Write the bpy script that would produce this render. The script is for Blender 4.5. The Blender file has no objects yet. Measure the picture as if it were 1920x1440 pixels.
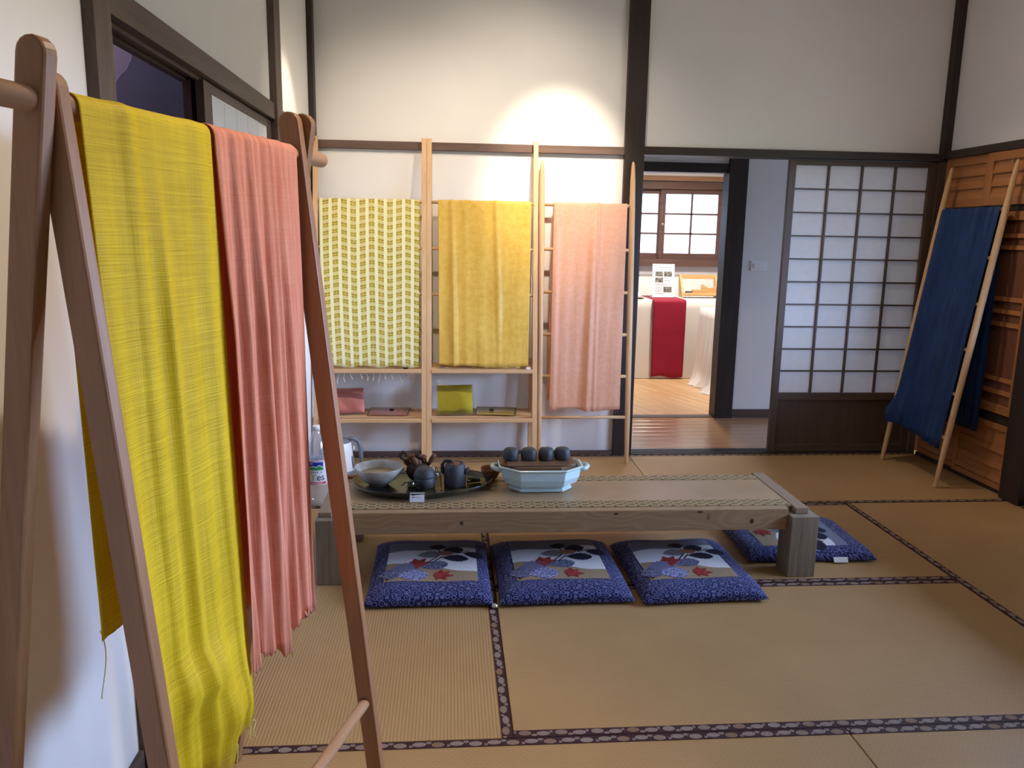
import bpy, bmesh, math, random
from mathutils import Vector, Matrix

random.seed(7)
scene = bpy.context.scene
COL = scene.collection
R = math.radians

# ------------------------------------------------------------------ camera
cam_data = bpy.data.cameras.new('camera')
cam = bpy.data.objects.new('camera', cam_data)
COL.objects.link(cam)
cam_data.sensor_width = 36.0
cam_data.lens = 1492.19 / 1920 * 36.0
cam_data.clip_start = 0.02
_r = Vector((0.9969681, -0.07613314, 0.01607334))
_u = Vector((-0.00161912, 0.18622557, 0.98250568))
_f = Vector((0.07779451, 0.97955285, -0.18553769))
cam.matrix_world = Matrix(((_r.x, _u.x, -_f.x, -0.17022),
                           (_r.y, _u.y, -_f.y, -4.62048),
                           (_r.z, _u.z, -_f.z, 1.31341),
                           (0, 0, 0, 1)))
scene.camera = cam

# ------------------------------------------------------------------ daylight and lamps
scene.view_settings.view_transform = 'Standard'
scene.view_settings.look = 'None'
scene.view_settings.exposure = -0.12
scene.view_settings.gamma = 1.0
scene.view_settings.use_curve_mapping = False

scene.cycles.max_bounces = 8
scene.cycles.diffuse_bounces = 5
scene.cycles.glossy_bounces = 3
scene.cycles.transmission_bounces = 6
scene.cycles.transparent_max_bounces = 12
world = bpy.data.worlds.new('overcast_sky')
scene.world = world
world.use_nodes = True
bg = world.node_tree.nodes['Background']
_wt = world.node_tree
_tc = _wt.nodes.new('ShaderNodeTexCoord')
_sx = _wt.nodes.new('ShaderNodeSeparateXYZ')
_rp = _wt.nodes.new('ShaderNodeValToRGB')
_rp.color_ramp.elements[0].position = 0.49
_rp.color_ramp.elements[0].color = (0.07, 0.085, 0.08, 1)     # garden ground below the horizon
_rp.color_ramp.elements[1].position = 0.52
_rp.color_ramp.elements[1].color = (0.44, 0.62, 1.0, 1)       # hazy blue sky
_ma = _wt.nodes.new('ShaderNodeMath')
_ma.operation = 'MULTIPLY_ADD'
_ma.inputs[1].default_value = 0.5
_ma.inputs[2].default_value = 0.5
_wt.links.new(_tc.outputs['Generated'], _sx.inputs[0])
_wt.links.new(_sx.outputs[2], _ma.inputs[0])
_wt.links.new(_ma.outputs[0], _rp.inputs[0])
_wt.links.new(_rp.outputs[0], bg.inputs['Color'])
bg.inputs['Strength'].default_value = 58.0


def portal(name, loc, rot, sx, sy):
    d = bpy.data.lights.new(name, 'AREA')
    d.shape = 'RECTANGLE'
    d.size, d.size_y = sx, sy
    d.cycles.is_portal = True
    o = bpy.data.objects.new(name, d)
    COL.objects.link(o)
    o.location, o.rotation_euler = loc, rot


portal('garden_window_portal', (2.86, -2.05, 1.31), (0, R(90), 0), 0.95, 1.85)
portal('far_window_portal', (1.15, 3.52, 1.44), (R(-90), 0, 0), 2.9, 0.7)
portal('corridor_fill_portal', (3.22, 0.58, 1.15), (0, R(90), 0), 2.3, 0.92)  # sky light through the opening added at the corridor end


def spot(name, loc, target, watts, size_deg, blend, color, radius=0.03):
    d = bpy.data.lights.new(name, 'SPOT')
    d.energy, d.spot_size, d.spot_blend, d.color = watts, R(size_deg), blend, color
    d.shadow_soft_size = radius
    o = bpy.data.objects.new(name, d)
    COL.objects.link(o)
    o.location = loc
    o.rotation_euler = (Vector(target) - Vector(loc)).to_track_quat('-Z', 'Y').to_euler()
    return o


WARM = (1.0, 0.84, 0.66)
spot('wall_spotlight', (0.46, -1.00, 2.66), (0.44, 0.0, 1.62), 190, 41, 0.9, WARM)
spot('wall_spot_spill', (0.36, -1.00, 2.66), (0.05, 0.0, 1.0), 56, 120, 1.0, WARM)
spot('shelf_spotlight', (-0.30, -1.45, 2.66), (-0.42, 0.0, 0.95), 80, 84, 1.0, WARM)
spot('corner_spotlight', (-0.35, -0.80, 2.66), (-0.935, -0.62, 1.65), 60, 36, 0.6, WARM)
spot('rack_spotlight', (0.30, -2.75, 2.66), (-0.45, -3.1, 1.0), 105, 78, 1.0, WARM)
spot('ladder_spotlight', (1.30, -0.62, 2.66), (2.62, -0.62, 0.75), 48, 62, 1.0, WARM)
spot('right_wall_spotlight', (1.85, -1.75, 2.66), (2.73, -1.70, 2.0), 22, 90, 1.0, WARM)
_pd = bpy.data.lights.new('room_fill', 'POINT')  # unseen fill added to lift the upper walls and right-hand floor
_pd.energy, _pd.color, _pd.shadow_soft_size = 7.5, WARM, 0.12
_po = bpy.data.objects.new('room_fill', _pd)
COL.objects.link(_po)
_po.location = (2.05, -1.75, 2.50)
spot('far_room_lamp', (1.9, 2.2, 2.35), (2.0, 2.5, 0.3), 260, 140, 1.0, (1.0, 0.89, 0.78), 0.08)
spot('storeroom_fill', (-1.10, -2.3, 2.55), (-1.33, -1.5, 1.7), 62, 150, 1.0, (0.86, 0.80, 1.0), 0.05)  # fill added to brighten the storeroom, no fixture known there

# ------------------------------------------------------------------ node helpers
MATS = {}


class NT:
    def __init__(self, name):
        self.m = bpy.data.materials.new(name)
        self.m.use_nodes = True
        self.t = self.m.node_tree
        self.t.nodes.clear()
        self.out = self.t.nodes.new('ShaderNodeOutputMaterial')

    def n(self, typ, **kw):
        nd = self.t.nodes.new(typ)
        for k, v in kw.items():
            setattr(nd, k, v)
        return nd

    def put(self, sock, val):
        if isinstance(val, bpy.types.NodeSocket):
            self.t.links.new(val, sock)
        elif val is not None:
            if isinstance(val, (tuple, list)) and len(val) == 3 and sock.type == 'RGBA':
                val = (*val, 1)
            sock.default_value = val

    def M(self, op, a, b=None, c=None):
        nd = self.n('ShaderNodeMath', operation=op)
        for i, v in enumerate((a, b, c)):
            if v is not None:
                self.put(nd.inputs[i], v)
        return nd.outputs[0]

    def coord(self, kind='Object'):
        return self.n('ShaderNodeTexCoord').outputs[kind]

    def sep(self, vec):
        nd = self.n('ShaderNodeSeparateXYZ')
        self.put(nd.inputs[0], vec)
        return nd.outputs

    def comb(self, x, y, z=0.0):
        nd = self.n('ShaderNodeCombineXYZ')
        for i, v in enumerate((x, y, z)):
            self.put(nd.inputs[i], v)
        return nd.outputs[0]

    def scale(self, vec, s):
        nd = self.n('ShaderNodeMapping')
        self.put(nd.inputs['Vector'], vec)
        nd.inputs['Scale'].default_value = s
        return nd.outputs[0]

    def noise(self, vec, scale=5.0, detail=3.0, rough=0.55, dist=0.0):
        nd = self.n('ShaderNodeTexNoise')
        self.put(nd.inputs['Vector'], vec)
        nd.inputs['Scale'].default_value = scale
        nd.inputs['Detail'].default_value = detail
        nd.inputs['Roughness'].default_value = rough
        nd.inputs['Distortion'].default_value = dist
        return nd.outputs[0]

    def ramp(self, fac, stops, interp='LINEAR'):
        nd = self.n('ShaderNodeValToRGB')
        cr = nd.color_ramp
        cr.interpolation = interp
        while len(cr.elements) < len(stops):
            cr.elements.new(0.5)
        for e, (p, c) in zip(cr.elements, stops):
            e.position = p
            e.color = (*c, 1) if len(c) == 3 else c
        self.put(nd.inputs[0], fac)
        return nd.outputs[0]

    def mix(self, fac, a, b):
        nd = self.n('ShaderNodeMix', data_type='RGBA')
        self.put(nd.inputs[0], fac)
        self.put(nd.inputs[6], a)
        self.put(nd.inputs[7], b)
        return nd.outputs[2]

    def bump(self, height, strength=0.2, distance=0.01, normal=None):
        nd = self.n('ShaderNodeBump')
        nd.inputs['Strength'].default_value = strength
        nd.inputs['Distance'].default_value = distance
        self.put(nd.inputs['Height'], height)
        if normal is not None:
            self.put(nd.inputs['Normal'], normal)
        return nd.outputs[0]

    def bsdf(self, color, rough=0.6, normal=None, metal=0.0, spec=0.5, **kw):
        nd = self.n('ShaderNodeBsdfPrincipled')
        self.put(nd.inputs['Base Color'], color)
        self.put(nd.inputs['Roughness'], rough)
        nd.inputs['Metallic'].default_value = metal
        nd.inputs['Specular IOR Level'].default_value = spec
        if normal is not None:
            self.put(nd.inputs['Normal'], normal)
        for k, v in kw.items():
            self.put(nd.inputs[k.replace('_', ' ')], v)
        return nd.outputs[0]

    def mixs(self, fac, a, b):
        nd = self.n('ShaderNodeMixShader')
        self.put(nd.inputs[0], fac)
        self.t.links.new(a, nd.inputs[1])
        self.t.links.new(b, nd.inputs[2])
        return nd.outputs[0]

    def transl(self, color, normal=None):
        nd = self.n('ShaderNodeBsdfTranslucent')
        self.put(nd.inputs['Color'], color)
        if normal is not None:
            self.put(nd.inputs['Normal'], normal)
        return nd.outputs[0]

    def transp(self, color=(1, 1, 1)):
        nd = self.n('ShaderNodeBsdfTransparent')
        self.put(nd.inputs['Color'], color)
        return nd.outputs[0]

    def done(self, sh):
        self.t.links.new(sh, self.out.inputs['Surface'])
        return self.m


def plain(name, color, rough=0.6, metal=0.0, spec=0.5, bump=0.0, bscale=60, **kw):
    g = NT(name)
    nrm = None
    if bump:
        nrm = g.bump(g.noise(g.coord(), bscale, 4), bump, 0.004)
    return g.done(g.bsdf(color, rough, nrm, metal, spec, **kw))


def wood(name, dark, light, axis='z', rough=0.55, freq=1.0, knots=False, bump=0.15, spec=0.4, contrast=(0.3, 0.72)):
    g = NT(name)
    st = {'x': (0.9, 14, 14), 'y': (14, 0.9, 14), 'z': (14, 14, 0.9)}[axis]
    st = tuple(s * freq for s in st)
    v = g.scale(g.coord(), st)
    n1 = g.noise(v, 2.2, 6, 0.6, 0.6)
    n2 = g.noise(g.scale(g.coord(), tuple(s * 7 for s in st)), 2.0, 3, 0.6)
    f = g.M('MULTIPLY_ADD', n2, 0.35, g.M('MULTIPLY', n1, 0.75))
    col = g.ramp(f, [(contrast[0], dark), (contrast[1], light)])
    nrm = g.bump(f, bump, 0.003)
    return g.done(g.bsdf(col, rough, nrm, 0, spec))


def m_wall():
    g = NT('white_plaster')
    c = g.coord()
    n = g.noise(c, 1.4, 3)
    col = g.ramp(n, [(0.3, (0.74, 0.72, 0.70)), (0.7, (0.80, 0.78, 0.755))])
    nrm = g.bump(g.noise(c, 260, 3), 0.08, 0.002)
    return g.done(g.bsdf(col, 0.85, nrm, 0, 0.2))


MATS['wall'] = m_wall()
MATS['dark_wood'] = wood('dark_stained_wood', (0.016, 0.010, 0.009), (0.040, 0.024, 0.020), 'z', 0.5)
MATS['dark_wood_x'] = wood('dark_stained_wood_beam', (0.016, 0.010, 0.009), (0.040, 0.024, 0.020), 'x', 0.5)
MATS['dark_wood_y'] = wood('dark_stained_wood_beam_deep', (0.022, 0.014, 0.011), (0.055, 0.034, 0.026), 'y', 0.5)
MATS['frame_wood'] = wood('brown_door_frame_wood', (0.050, 0.030, 0.020), (0.105, 0.066, 0.045), 'z', 0.55)
MATS['frame_wood_x'] = wood('brown_door_frame_wood_x', (0.050, 0.030, 0.020), (0.105, 0.066, 0.045), 'x', 0.55)
MATS['left_wood_y'] = wood('brown_lintel_wood', (0.055, 0.036, 0.027), (0.12, 0.085, 0.065), 'y', 0.55)
MATS['left_wood'] = wood('brown_post_wood', (0.055, 0.036, 0.027), (0.12, 0.085, 0.065), 'z', 0.55)
MATS['nuki'] = wood('brown_rail_wood', (0.075, 0.042, 0.032), (0.16, 0.10, 0.078), 'x', 0.6)
MATS['shoji_panel'] = wood('shoji_kickboard_wood', (0.055, 0.032, 0.020), (0.085, 0.052, 0.034), 'z', 0.6, 1.3)
MATS['ladder'] = wood('pale_cypress_wood', (0.50, 0.29, 0.14), (0.66, 0.42, 0.22), 'z', 0.5)
MATS['ladder_x'] = wood('pale_cypress_wood_x', (0.50, 0.29, 0.14), (0.66, 0.42, 0.22), 'x', 0.5)
MATS['rack'] = wood('reddish_brown_rack_wood', (0.23, 0.105, 0.042), (0.36, 0.172, 0.075), 'z', 0.45)
MATS['rack_y'] = wood('reddish_brown_rod_wood', (0.34, 0.17, 0.085), (0.50, 0.28, 0.15), 'y', 0.4)
MATS['cabinet'] = wood('orange_cedar_wood', (0.30, 0.115, 0.035), (0.44, 0.18, 0.062), 'z', 0.5)
MATS['cabinet_y'] = wood('orange_cedar_wood_y', (0.30, 0.115, 0.035), (0.44, 0.18, 0.062), 'y', 0.5)
MATS['cabinet_dark'] = wood('red_brown_panel_wood', (0.14, 0.050, 0.026), (0.22, 0.085, 0.045), 'z', 0.5)
MATS['old_leg'] = wood('grey_weathered_wood', (0.13, 0.098, 0.062), (0.27, 0.215, 0.145), 'z', 0.75, 1.4, bump=0.4)
MATS['old_board'] = wood('brown_worn_board', (0.20, 0.135, 0.085), (0.31, 0.22, 0.145), 'y', 0.6)
MATS['hall_floor'] = wood('polished_hall_boards', (0.25, 0.125, 0.058), (0.42, 0.23, 0.115), 'x', 0.22, 1.0, bump=0.05, spec=0.6)
MATS['sill'] = wood('dark_grooved_sill_wood', (0.030, 0.020, 0.018), (0.065, 0.045, 0.038), 'x', 0.3)
MATS['tray_wood'] = wood('honey_tray_wood', (0.52, 0.29, 0.11), (0.68, 0.42, 0.18), 'x', 0.5)
MATS['lid_wood'] = wood('brown_lid_wood', (0.085, 0.043, 0.022), (0.17, 0.090, 0.046), 'x', 0.5)
MATS['window_wood'] = wood('red_brown_window_wood', (0.060, 0.030, 0.024), (0.12, 0.062, 0.048), 'x', 0.5)
MATS['curtain_rail'] = wood('curtain_rail_wood', (0.20, 0.10, 0.045), (0.30, 0.16, 0.08), 'x', 0.5)


def m_pine():
    g = NT('pine_rail_wood')
    c = g.coord()
    warp = g.noise(g.scale(c, (1.5, 5, 5)), 1.6, 2)
    x, y, z = g.sep(c)
    # long cathedral grain
    arg = g.M('ADD', g.M('MULTIPLY', z, 62.0), g.M('MULTIPLY', warp, 16.0))
    s = g.M('SINE', g.M('MULTIPLY', arg, 2.2))
    fine = g.noise(g.scale(c, (3, 120, 120)), 2.0, 3)
    f = g.M('MULTIPLY_ADD', s, 0.22, g.M('MULTIPLY_ADD', fine, 0.35, 0.34))
    col = g.ramp(f, [(0.25, (0.30, 0.185, 0.095)), (0.55, (0.355, 0.235, 0.130)), (0.95, (0.215, 0.115, 0.052))])
    return g.done(g.bsdf(col, 0.55, g.bump(f, 0.08, 0.002), 0, 0.4))


MATS['pine'] = m_pine()


def m_tatami():
    g = NT('woven_rush_tatami')
    c = g.coord()
    x, y, z = g.sep(c)
    rib = g.M('SINE', g.M('MULTIPLY', y, 2 * math.pi / 0.0095))
    rib01 = g.M('MULTIPLY_ADD', rib, 0.5, 0.5)
    # short dashes of the rush across the ribs
    row = g.M('FLOOR', g.M('DIVIDE', y, 0.0095))
    shift = g.M('MULTIPLY', g.M('MODULO', row, 2.0), 0.5)
    dash = g.M('SINE', g.M('MULTIPLY', g.M('ADD', g.M('DIVIDE', x, 0.016), shift), 2 * math.pi))
    n1 = g.noise(g.scale(c, (1.2, 1.2, 1)), 2.2, 3)
    n2 = g.noise(g.scale(c, (70, 700, 1)), 1.0, 2)
    col = g.ramp(n1, [(0.25, (0.400, 0.230, 0.094)), (0.75, (0.485, 0.295, 0.127))])
    col = g.mix(g.M('MULTIPLY', g.M('SUBTRACT', 1.0, rib01), 0.30), col, (0.24, 0.165, 0.082))
    col = g.mix(g.M('MULTIPLY', g.M('MULTIPLY_ADD', dash, 0.5, 0.5), 0.12), col, (0.62, 0.44, 0.22))
    col = g.mix(g.M('MULTIPLY', n2, 0.25), col, (0.30, 0.19, 0.085))
    h = g.M('MULTIPLY_ADD', n2, 0.3, rib01)
    return g.done(g.bsdf(col, 0.52, g.bump(h, 0.35, 0.0016), 0, 0.25))


MATS['tatami'] = m_tatami()


def oval(g, u, y, cu, cy, P, rx, ry):
    dx = g.M('DIVIDE', g.M('MULTIPLY', g.M('SUBTRACT', u, cu), P), rx)
    dy = g.M('DIVIDE', g.M('SUBTRACT', y, cy), ry)
    dd = g.M('SQRT', g.M('ADD', g.M('MULTIPLY', dx, dx), g.M('MULTIPLY', dy, dy)))
    mask = g.M('LESS_THAN', dd, 1.0)
    ring = g.M('MULTIPLY', g.M('GREATER_THAN', dd, 0.62), g.M('LESS_THAN', dd, 0.76))
    ring2 = g.M('MULTIPLY', g.M('GREATER_THAN', dd, 0.22), g.M('LESS_THAN', dd, 0.36))
    return mask, g.M('MAXIMUM', ring, ring2)


def m_heri():
    """brocade edging: maroon ground with grey-gold rosettes"""
    g = NT('maroon_rosette_brocade')
    x, y, z = g.sep(g.coord())
    P = 0.098
    t = g.M('DIVIDE', g.M('ADD', x, 50.0), P)
    u = g.M('FRACT', t)
    k = g.M('FLOOR', t)
    col = g.mix(0.0, (0.040, 0.010, 0.012), (0, 0, 0))
    tint = g.M('FRACT', g.M('MULTIPLY', k, 0.37))
    shade = g.ramp(tint, [(0.0, (0.34, 0.255, 0.215)), (0.5, (0.27, 0.155, 0.085)), (1.0, (0.36, 0.29, 0.25))])
    for cu, cy, rx, ry, cc in ((0.24, 0.0175, 0.0165, 0.0098, shade), (0.74, 0.0145, 0.0175, 0.0088, (0.33, 0.25, 0.21)),
                               (0.49, 0.0085, 0.0075, 0.0048, (0.28, 0.21, 0.18)), (0.98, 0.0215, 0.0070, 0.0046, (0.28, 0.21, 0.18))):
        mk, rg = oval(g, u, y, cu, cy, P, rx, ry)
        c2 = g.mix(g.M('MULTIPLY', rg, 0.75), cc, (0.07, 0.03, 0.028))
        col = g.mix(mk, col, c2)
    return g.done(g.bsdf(col, 0.7, None, 0, 0.3))


MATS['heri'] = m_heri()


def m_goza():
    g = NT('table_rush_mat')
    c = g.coord()
    x, y, z = g.sep(c)
    rib = g.M('SINE', g.M('MULTIPLY', y, 2 * math.pi / 0.011))
    n = g.noise(g.scale(c, (2, 2, 1)), 2.0, 3)
    col = g.ramp(n, [(0.3, (0.345, 0.225, 0.120)), (0.7, (0.43, 0.29, 0.165))])
    col = g.mix(g.M('MULTIPLY_ADD', rib, 0.15, 0.15), col, (0.20, 0.125, 0.062))
    return g.done(g.bsdf(col, 0.38, g.bump(rib, 0.4, 0.0012), 0, 0.5))


MATS['goza'] = m_goza()


def m_goza_band():
    g = NT('zigzag_woven_border')
    x, y, z = g.sep(g.coord())
    u = g.M('ABSOLUTE', g.M('SUBTRACT', g.M('FRACT', g.M('DIVIDE', g.M('ADD', x, 10.0), 0.046)), 0.5))
    v = g.M('FRACT', g.M('ADD', g.M('DIVIDE', y, 0.030), g.M('MULTIPLY', u, 1.3)))
    m1 = g.M('LESS_THAN', v, 0.42)
    w = g.M('FRACT', g.M('SUBTRACT', g.M('DIVIDE', y, 0.030), g.M('MULTIPLY', u, 1.3)))
    m2 = g.M('LESS_THAN', w, 0.42)
    m = g.M('MAXIMUM', m1, m2)
    col = g.mix(m, (0.115, 0.075, 0.036), (0.36, 0.26, 0.135))
    return g.done(g.bsdf(col, 0.6, g.bump(m, 0.4, 0.002), 0, 0.3))


MATS['goza_band'] = m_goza_band()


def m_parquet():
    g = NT('light_strip_parquet')
    c = g.coord()
    rot = g.n('ShaderNodeMapping')
    g.put(rot.inputs['Vector'], c)
    rot.inputs['Rotation'].default_value = (0, 0, R(-20.0))
    x, y, z = g.sep(rot.outputs[0])
    b = g.n('ShaderNodeTexBrick')
    g.put(b.inputs['Vector'], g.comb(y, x))
    b.inputs['Scale'].default_value = 1.0
    b.inputs['Brick Width'].default_value = 0.45
    b.inputs['Row Height'].default_value = 0.045
    b.inputs['Mortar Size'].default_value = 0.0015
    b.inputs['Color1'].default_value = (0.70, 0.47, 0.26, 1)
    b.inputs['Color2'].default_value = (0.55, 0.335, 0.165, 1)
    b.inputs['Mortar'].default_value = (0.28, 0.16, 0.08, 1)
    n = g.noise(g.scale(rot.outputs[0], (60, 3, 1)), 1.0, 3)
    col = g.mix(g.M('MULTIPLY', n, 0.35), b.outputs[0], (0.45, 0.25, 0.11))
    return g.done(g.bsdf(col, 0.4, None, 0, 0.4))


MATS['parquet'] = m_parquet()


def cloth(name, c_dark, c_light, slub=(4, 260), trans=0.25, rough=0.6, bump=0.35, sheen=0.3, alpha=1.0, streak=0.0, cross=0.15, crease=0.0):
    """UV in metres: u across the scarf, v along it"""
    g = NT(name)
    uv = g.coord('UV')
    n1 = g.noise(g.scale(uv, (slub[0], slub[1], 1)), 1.0, 3, 0.6)
    n2 = g.noise(g.scale(uv, (slub[1] * 0.9, slub[0] * 1.5, 1)), 1.0, 2, 0.5)
    n3 = g.noise(uv, 4.0, 3)
    f = g.M('MULTIPLY_ADD', n1, 0.55, g.M('MULTIPLY_ADD', n2, cross, g.M('MULTIPLY', n3, 0.4)))
    col = g.ramp(f, [(0.36, c_dark), (0.72, c_light)])
    if streak:
        s = g.noise(g.scale(uv, (22, 0.9, 1)), 1.0, 2)
        col = g.mix(g.M('MULTIPLY', g.ramp(s, [(0.45, (0, 0, 0)), (0.7, (1, 1, 1))]), streak), col, c_light)
    nrm = g.bump(g.M('ADD', g.M('MULTIPLY', n1, 0.8), g.M('MULTIPLY', n2, 0.3)), bump, 0.002)
    if crease:
        w = g.n('ShaderNodeTexNoise', noise_type='RIDGED_MULTIFRACTAL')
        g.put(w.inputs['Vector'], g.scale(uv, (9.0, 3.2, 1)))
        w.inputs['Scale'].default_value = 1.6
        w.inputs['Detail'].default_value = 4
        w.inputs['Distortion'].default_value = 0.7
        nrm = g.bump(w.outputs[0], crease, 0.012, nrm)
    sh = g.bsdf(col, rough, nrm, 0, 0.18, Sheen_Weight=sheen * 0.15)
    if trans:
        sh = g.mixs(trans, sh, g.transl(col, nrm))
    if alpha < 1:
        sh = g.mixs(alpha, g.transp(), sh)
    return g.done(sh)


MATS['yellow_silk'] = cloth('lemon_raw_silk', (0.64, 0.42, 0.003), (0.93, 0.70, 0.022), (7, 330), 0.28, 0.5, 0.8, crease=0.12)
MATS['pink_gauze'] = cloth('salmon_crinkled_gauze', (0.70, 0.195, 0.105), (0.86, 0.40, 0.265), (160, 8), 0.25, 0.7, 0.8, streak=0.25)
MATS['gold_silk'] = cloth('golden_habotai_silk', (0.72, 0.44, 0.065), (0.88, 0.62, 0.145), (30, 30), 0.30, 0.38, 0.35, crease=0.30)
MATS['peach_silk'] = cloth('peach_sheer_silk', (0.84, 0.45, 0.285), (0.93, 0.60, 0.42), (40, 40), 0.35, 0.45, 0.4, alpha=0.86, crease=0.22)
MATS['indigo_silk'] = cloth('indigo_silk', (0.004, 0.012, 0.052), (0.017, 0.052, 0.165), (60, 4), 0.05, 0.45, 0.3, 0.15, streak=0.5)
MATS['crimson_cloth'] = cloth('crimson_runner_cloth', (0.25, 0.010, 0.030), (0.34, 0.018, 0.045), (60, 60), 0.05, 0.6, 0.1, 0.1)
MATS['white_cloth'] = cloth('white_table_cloth', (0.80, 0.75, 0.70), (0.86, 0.82, 0.78), (20, 20), 0.1, 0.7, 0.1, 0.1)
MATS['yellow_pack'] = cloth('folded_lemon_cloth', (0.72, 0.62, 0.035), (0.82, 0.74, 0.09), (20, 20), 0.0, 0.5, 0.1)
MATS['pink_pack'] = cloth('folded_pink_cloth', (0.72, 0.27, 0.27), (0.80, 0.36, 0.36), (20, 20), 0.0, 0.5, 0.1)


def m_plaid():
    g = NT('sheer_lemon_plaid')
    uv = g.coord('UV')
    x, y, z = g.sep(uv)
    W = 0.0500
    uu = g.M('FRACT', g.M('DIVIDE', x, W))
    vert = g.M('LESS_THAN', uu, 0.36)
    # weft bands that step up and down between the warp stripes
    tri = g.M('ABSOLUTE', g.M('SUBTRACT', g.M('FRACT', g.M('DIVIDE', x, 0.19)), 0.5))
    wav = g.M('MULTIPLY', tri, 0.042)
    vv = g.M('FRACT', g.M('DIVIDE', g.M('ADD', y, wav), 0.042))
    hor = g.M('LESS_THAN', vv, 0.48)
    fineu = g.M('LESS_THAN', g.M('ABSOLUTE', g.M('SUBTRACT', uu, 0.68)), 0.035)
    finev = g.M('LESS_THAN', g.M('ABSOLUTE', g.M('SUBTRACT', vv, 0.71)), 0.05)
    fine = g.M('MAXIMUM', fineu, finev)
    cell = g.mix(fine, (0.60, 0.48, 0.050), (0.84, 0.72, 0.16))
    col = g.mix(hor, cell, (0.86, 0.79, 0.36))
    col = g.mix(vert, col, (0.95, 0.91, 0.62))
    a = g.M('MAXIMUM', g.M('MULTIPLY', hor, 0.70), g.M('MULTIPLY', vert, 0.90))
    a = g.M('MAXIMUM', a, g.M('MULTIPLY', fine, 0.6))
    a = g.M('MAXIMUM', a, 0.45)
    sh = g.mixs(0.3, g.bsdf(col, 0.6, None, 0, 0.3), g.transl(col))
    return g.done(g.mixs(a, g.transp(), sh))


MATS['plaid'] = m_plaid()


def m_cushion():
    g = NT('indigo_scale_brocade')
    c = g.coord()
    x, y, z = g.sep(c)
    p = g.comb(x, g.M('ADD', y, g.M('MULTIPLY', z, 0.8)), 0.0)
    v = g.n('ShaderNodeTexVoronoi', feature='F1')
    g.put(v.inputs['Vector'], p)
    v.inputs['Scale'].default_value = 46
    v.inputs['Randomness'].default_value = 0.45
    d = v.outputs['Distance']
    ring = g.M('SINE', g.M('MULTIPLY', d, 17.0))
    n = g.noise(p, 260, 2)
    f = g.M('ADD', g.M('MULTIPLY_ADD', ring, 0.25, 0.25), g.M('MULTIPLY', n, 0.5))
    col = g.ramp(f, [(0.34, (0.008, 0.010, 0.060)), (0.55, (0.020, 0.024, 0.125)), (0.74, (0.14, 0.15, 0.33))])
    return g.done(g.bsdf(col, 0.8, g.bump(f, 0.35, 0.002), 0, 0.2, Sheen_Weight=0.1))


MATS['cushion'] = m_cushion()


def fabric(name, c, c2=None, sc=300):
    g = NT(name)
    n = g.noise(g.coord(), sc, 2)
    return g.done(g.bsdf(g.ramp(n, [(0.42, c), (0.6, c2 or tuple(min(1, k * 1.25 + 0.01) for k in c))]), 0.8, None, 0, 0.2))


MATS['p_white'] = fabric('print_white', (0.60, 0.61, 0.65))
MATS['p_grey'] = fabric('print_blue_grey', (0.15, 0.17, 0.24))
MATS['p_tan'] = fabric('print_tan', (0.26, 0.19, 0.125))
MATS['p_navy'] = fabric('print_navy', (0.012, 0.012, 0.028))
MATS['p_red'] = fabric('print_red', (0.22, 0.018, 0.020), (0.32, 0.05, 0.045), 120)
MATS['p_lgrey'] = fabric('print_leaf_grey', (0.16, 0.16, 0.19))
MATS['p_blue'] = fabric('print_patterned_blue', (0.03, 0.04, 0.20), (0.42, 0.44, 0.62), 170)
MATS['p_purple'] = fabric('print_purple_grey', (0.13, 0.13, 0.24))
MATS['p_dots'] = fabric('print_dotted_navy', (0.010, 0.014, 0.055), (0.25, 0.27, 0.42), 240)
MATS['p_brown'] = fabric('print_rust', (0.24, 0.10, 0.06))

MATS['paper'] = None


def m_paper():
    g = NT('shoji_paper')
    n = g.noise(g.coord(), 25, 4)
    col = g.ramp(n, [(0.3, (0.82, 0.81, 0.81)), (0.7, (0.87, 0.86, 0.86))])
    return g.done(g.mixs(0.48, g.bsdf(col, 0.9, None, 0, 0.1), g.transl(col)))


MATS['paper'] = m_paper()


def m_glass(name, tint=(1, 1, 1), gloss=0.12, rough=0.02):
    g = NT(name)
    gl = g.n('ShaderNodeBsdfGlossy')
    gl.inputs['Roughness'].default_value = rough
    fr = g.n('ShaderNodeFresnel')
    fr.inputs['IOR'].default_value = 1.45
    f = g.M('ADD', fr.outputs[0], gloss)
    return g.done(g.mixs(f, g.transp(tint), gl.outputs[0]))


_g = NT('milky_window_glass')
MATS['glass'] = _g.done(_g.mixs(0.85, _g.bsdf((0.85, 0.87, 0.9), 0.15), _g.transl((0.50, 0.48, 0.46))))
MATS['dimming_glass'] = m_glass('corridor_dimming_glass', (0.40, 0.39, 0.385), 0.0)  # tinted clear pane that doses daylight at the added corridor opening
MATS['plastic'] = m_glass('clear_plastic_film', (0.97, 0.97, 0.98), 0.05, 0.08)
_b = NT('clear_bottle_plastic')
_bg = _b.n('ShaderNodeBsdfGlossy')
_bg.inputs['Roughness'].default_value = 0.08
MATS['bottle'] = _b.done(_b.mixs(0.16, _b.mixs(0.28, _b.transp((0.93, 0.95, 0.98)), _b.bsdf((0.72, 0.75, 0.80), 0.3)), _bg.outputs[0]))
MATS['dark_glass'] = m_glass('door_glass', (0.80, 0.80, 0.85), 0.03)
MATS['milk_glass'] = None


def m_milk():
    g = NT('frosted_panel')
    return g.done(g.mixs(0.4, g.bsdf((0.70, 0.71, 0.74), 0.5, None, 0, 0.4), g.transl((0.7, 0.72, 0.76))))


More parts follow.
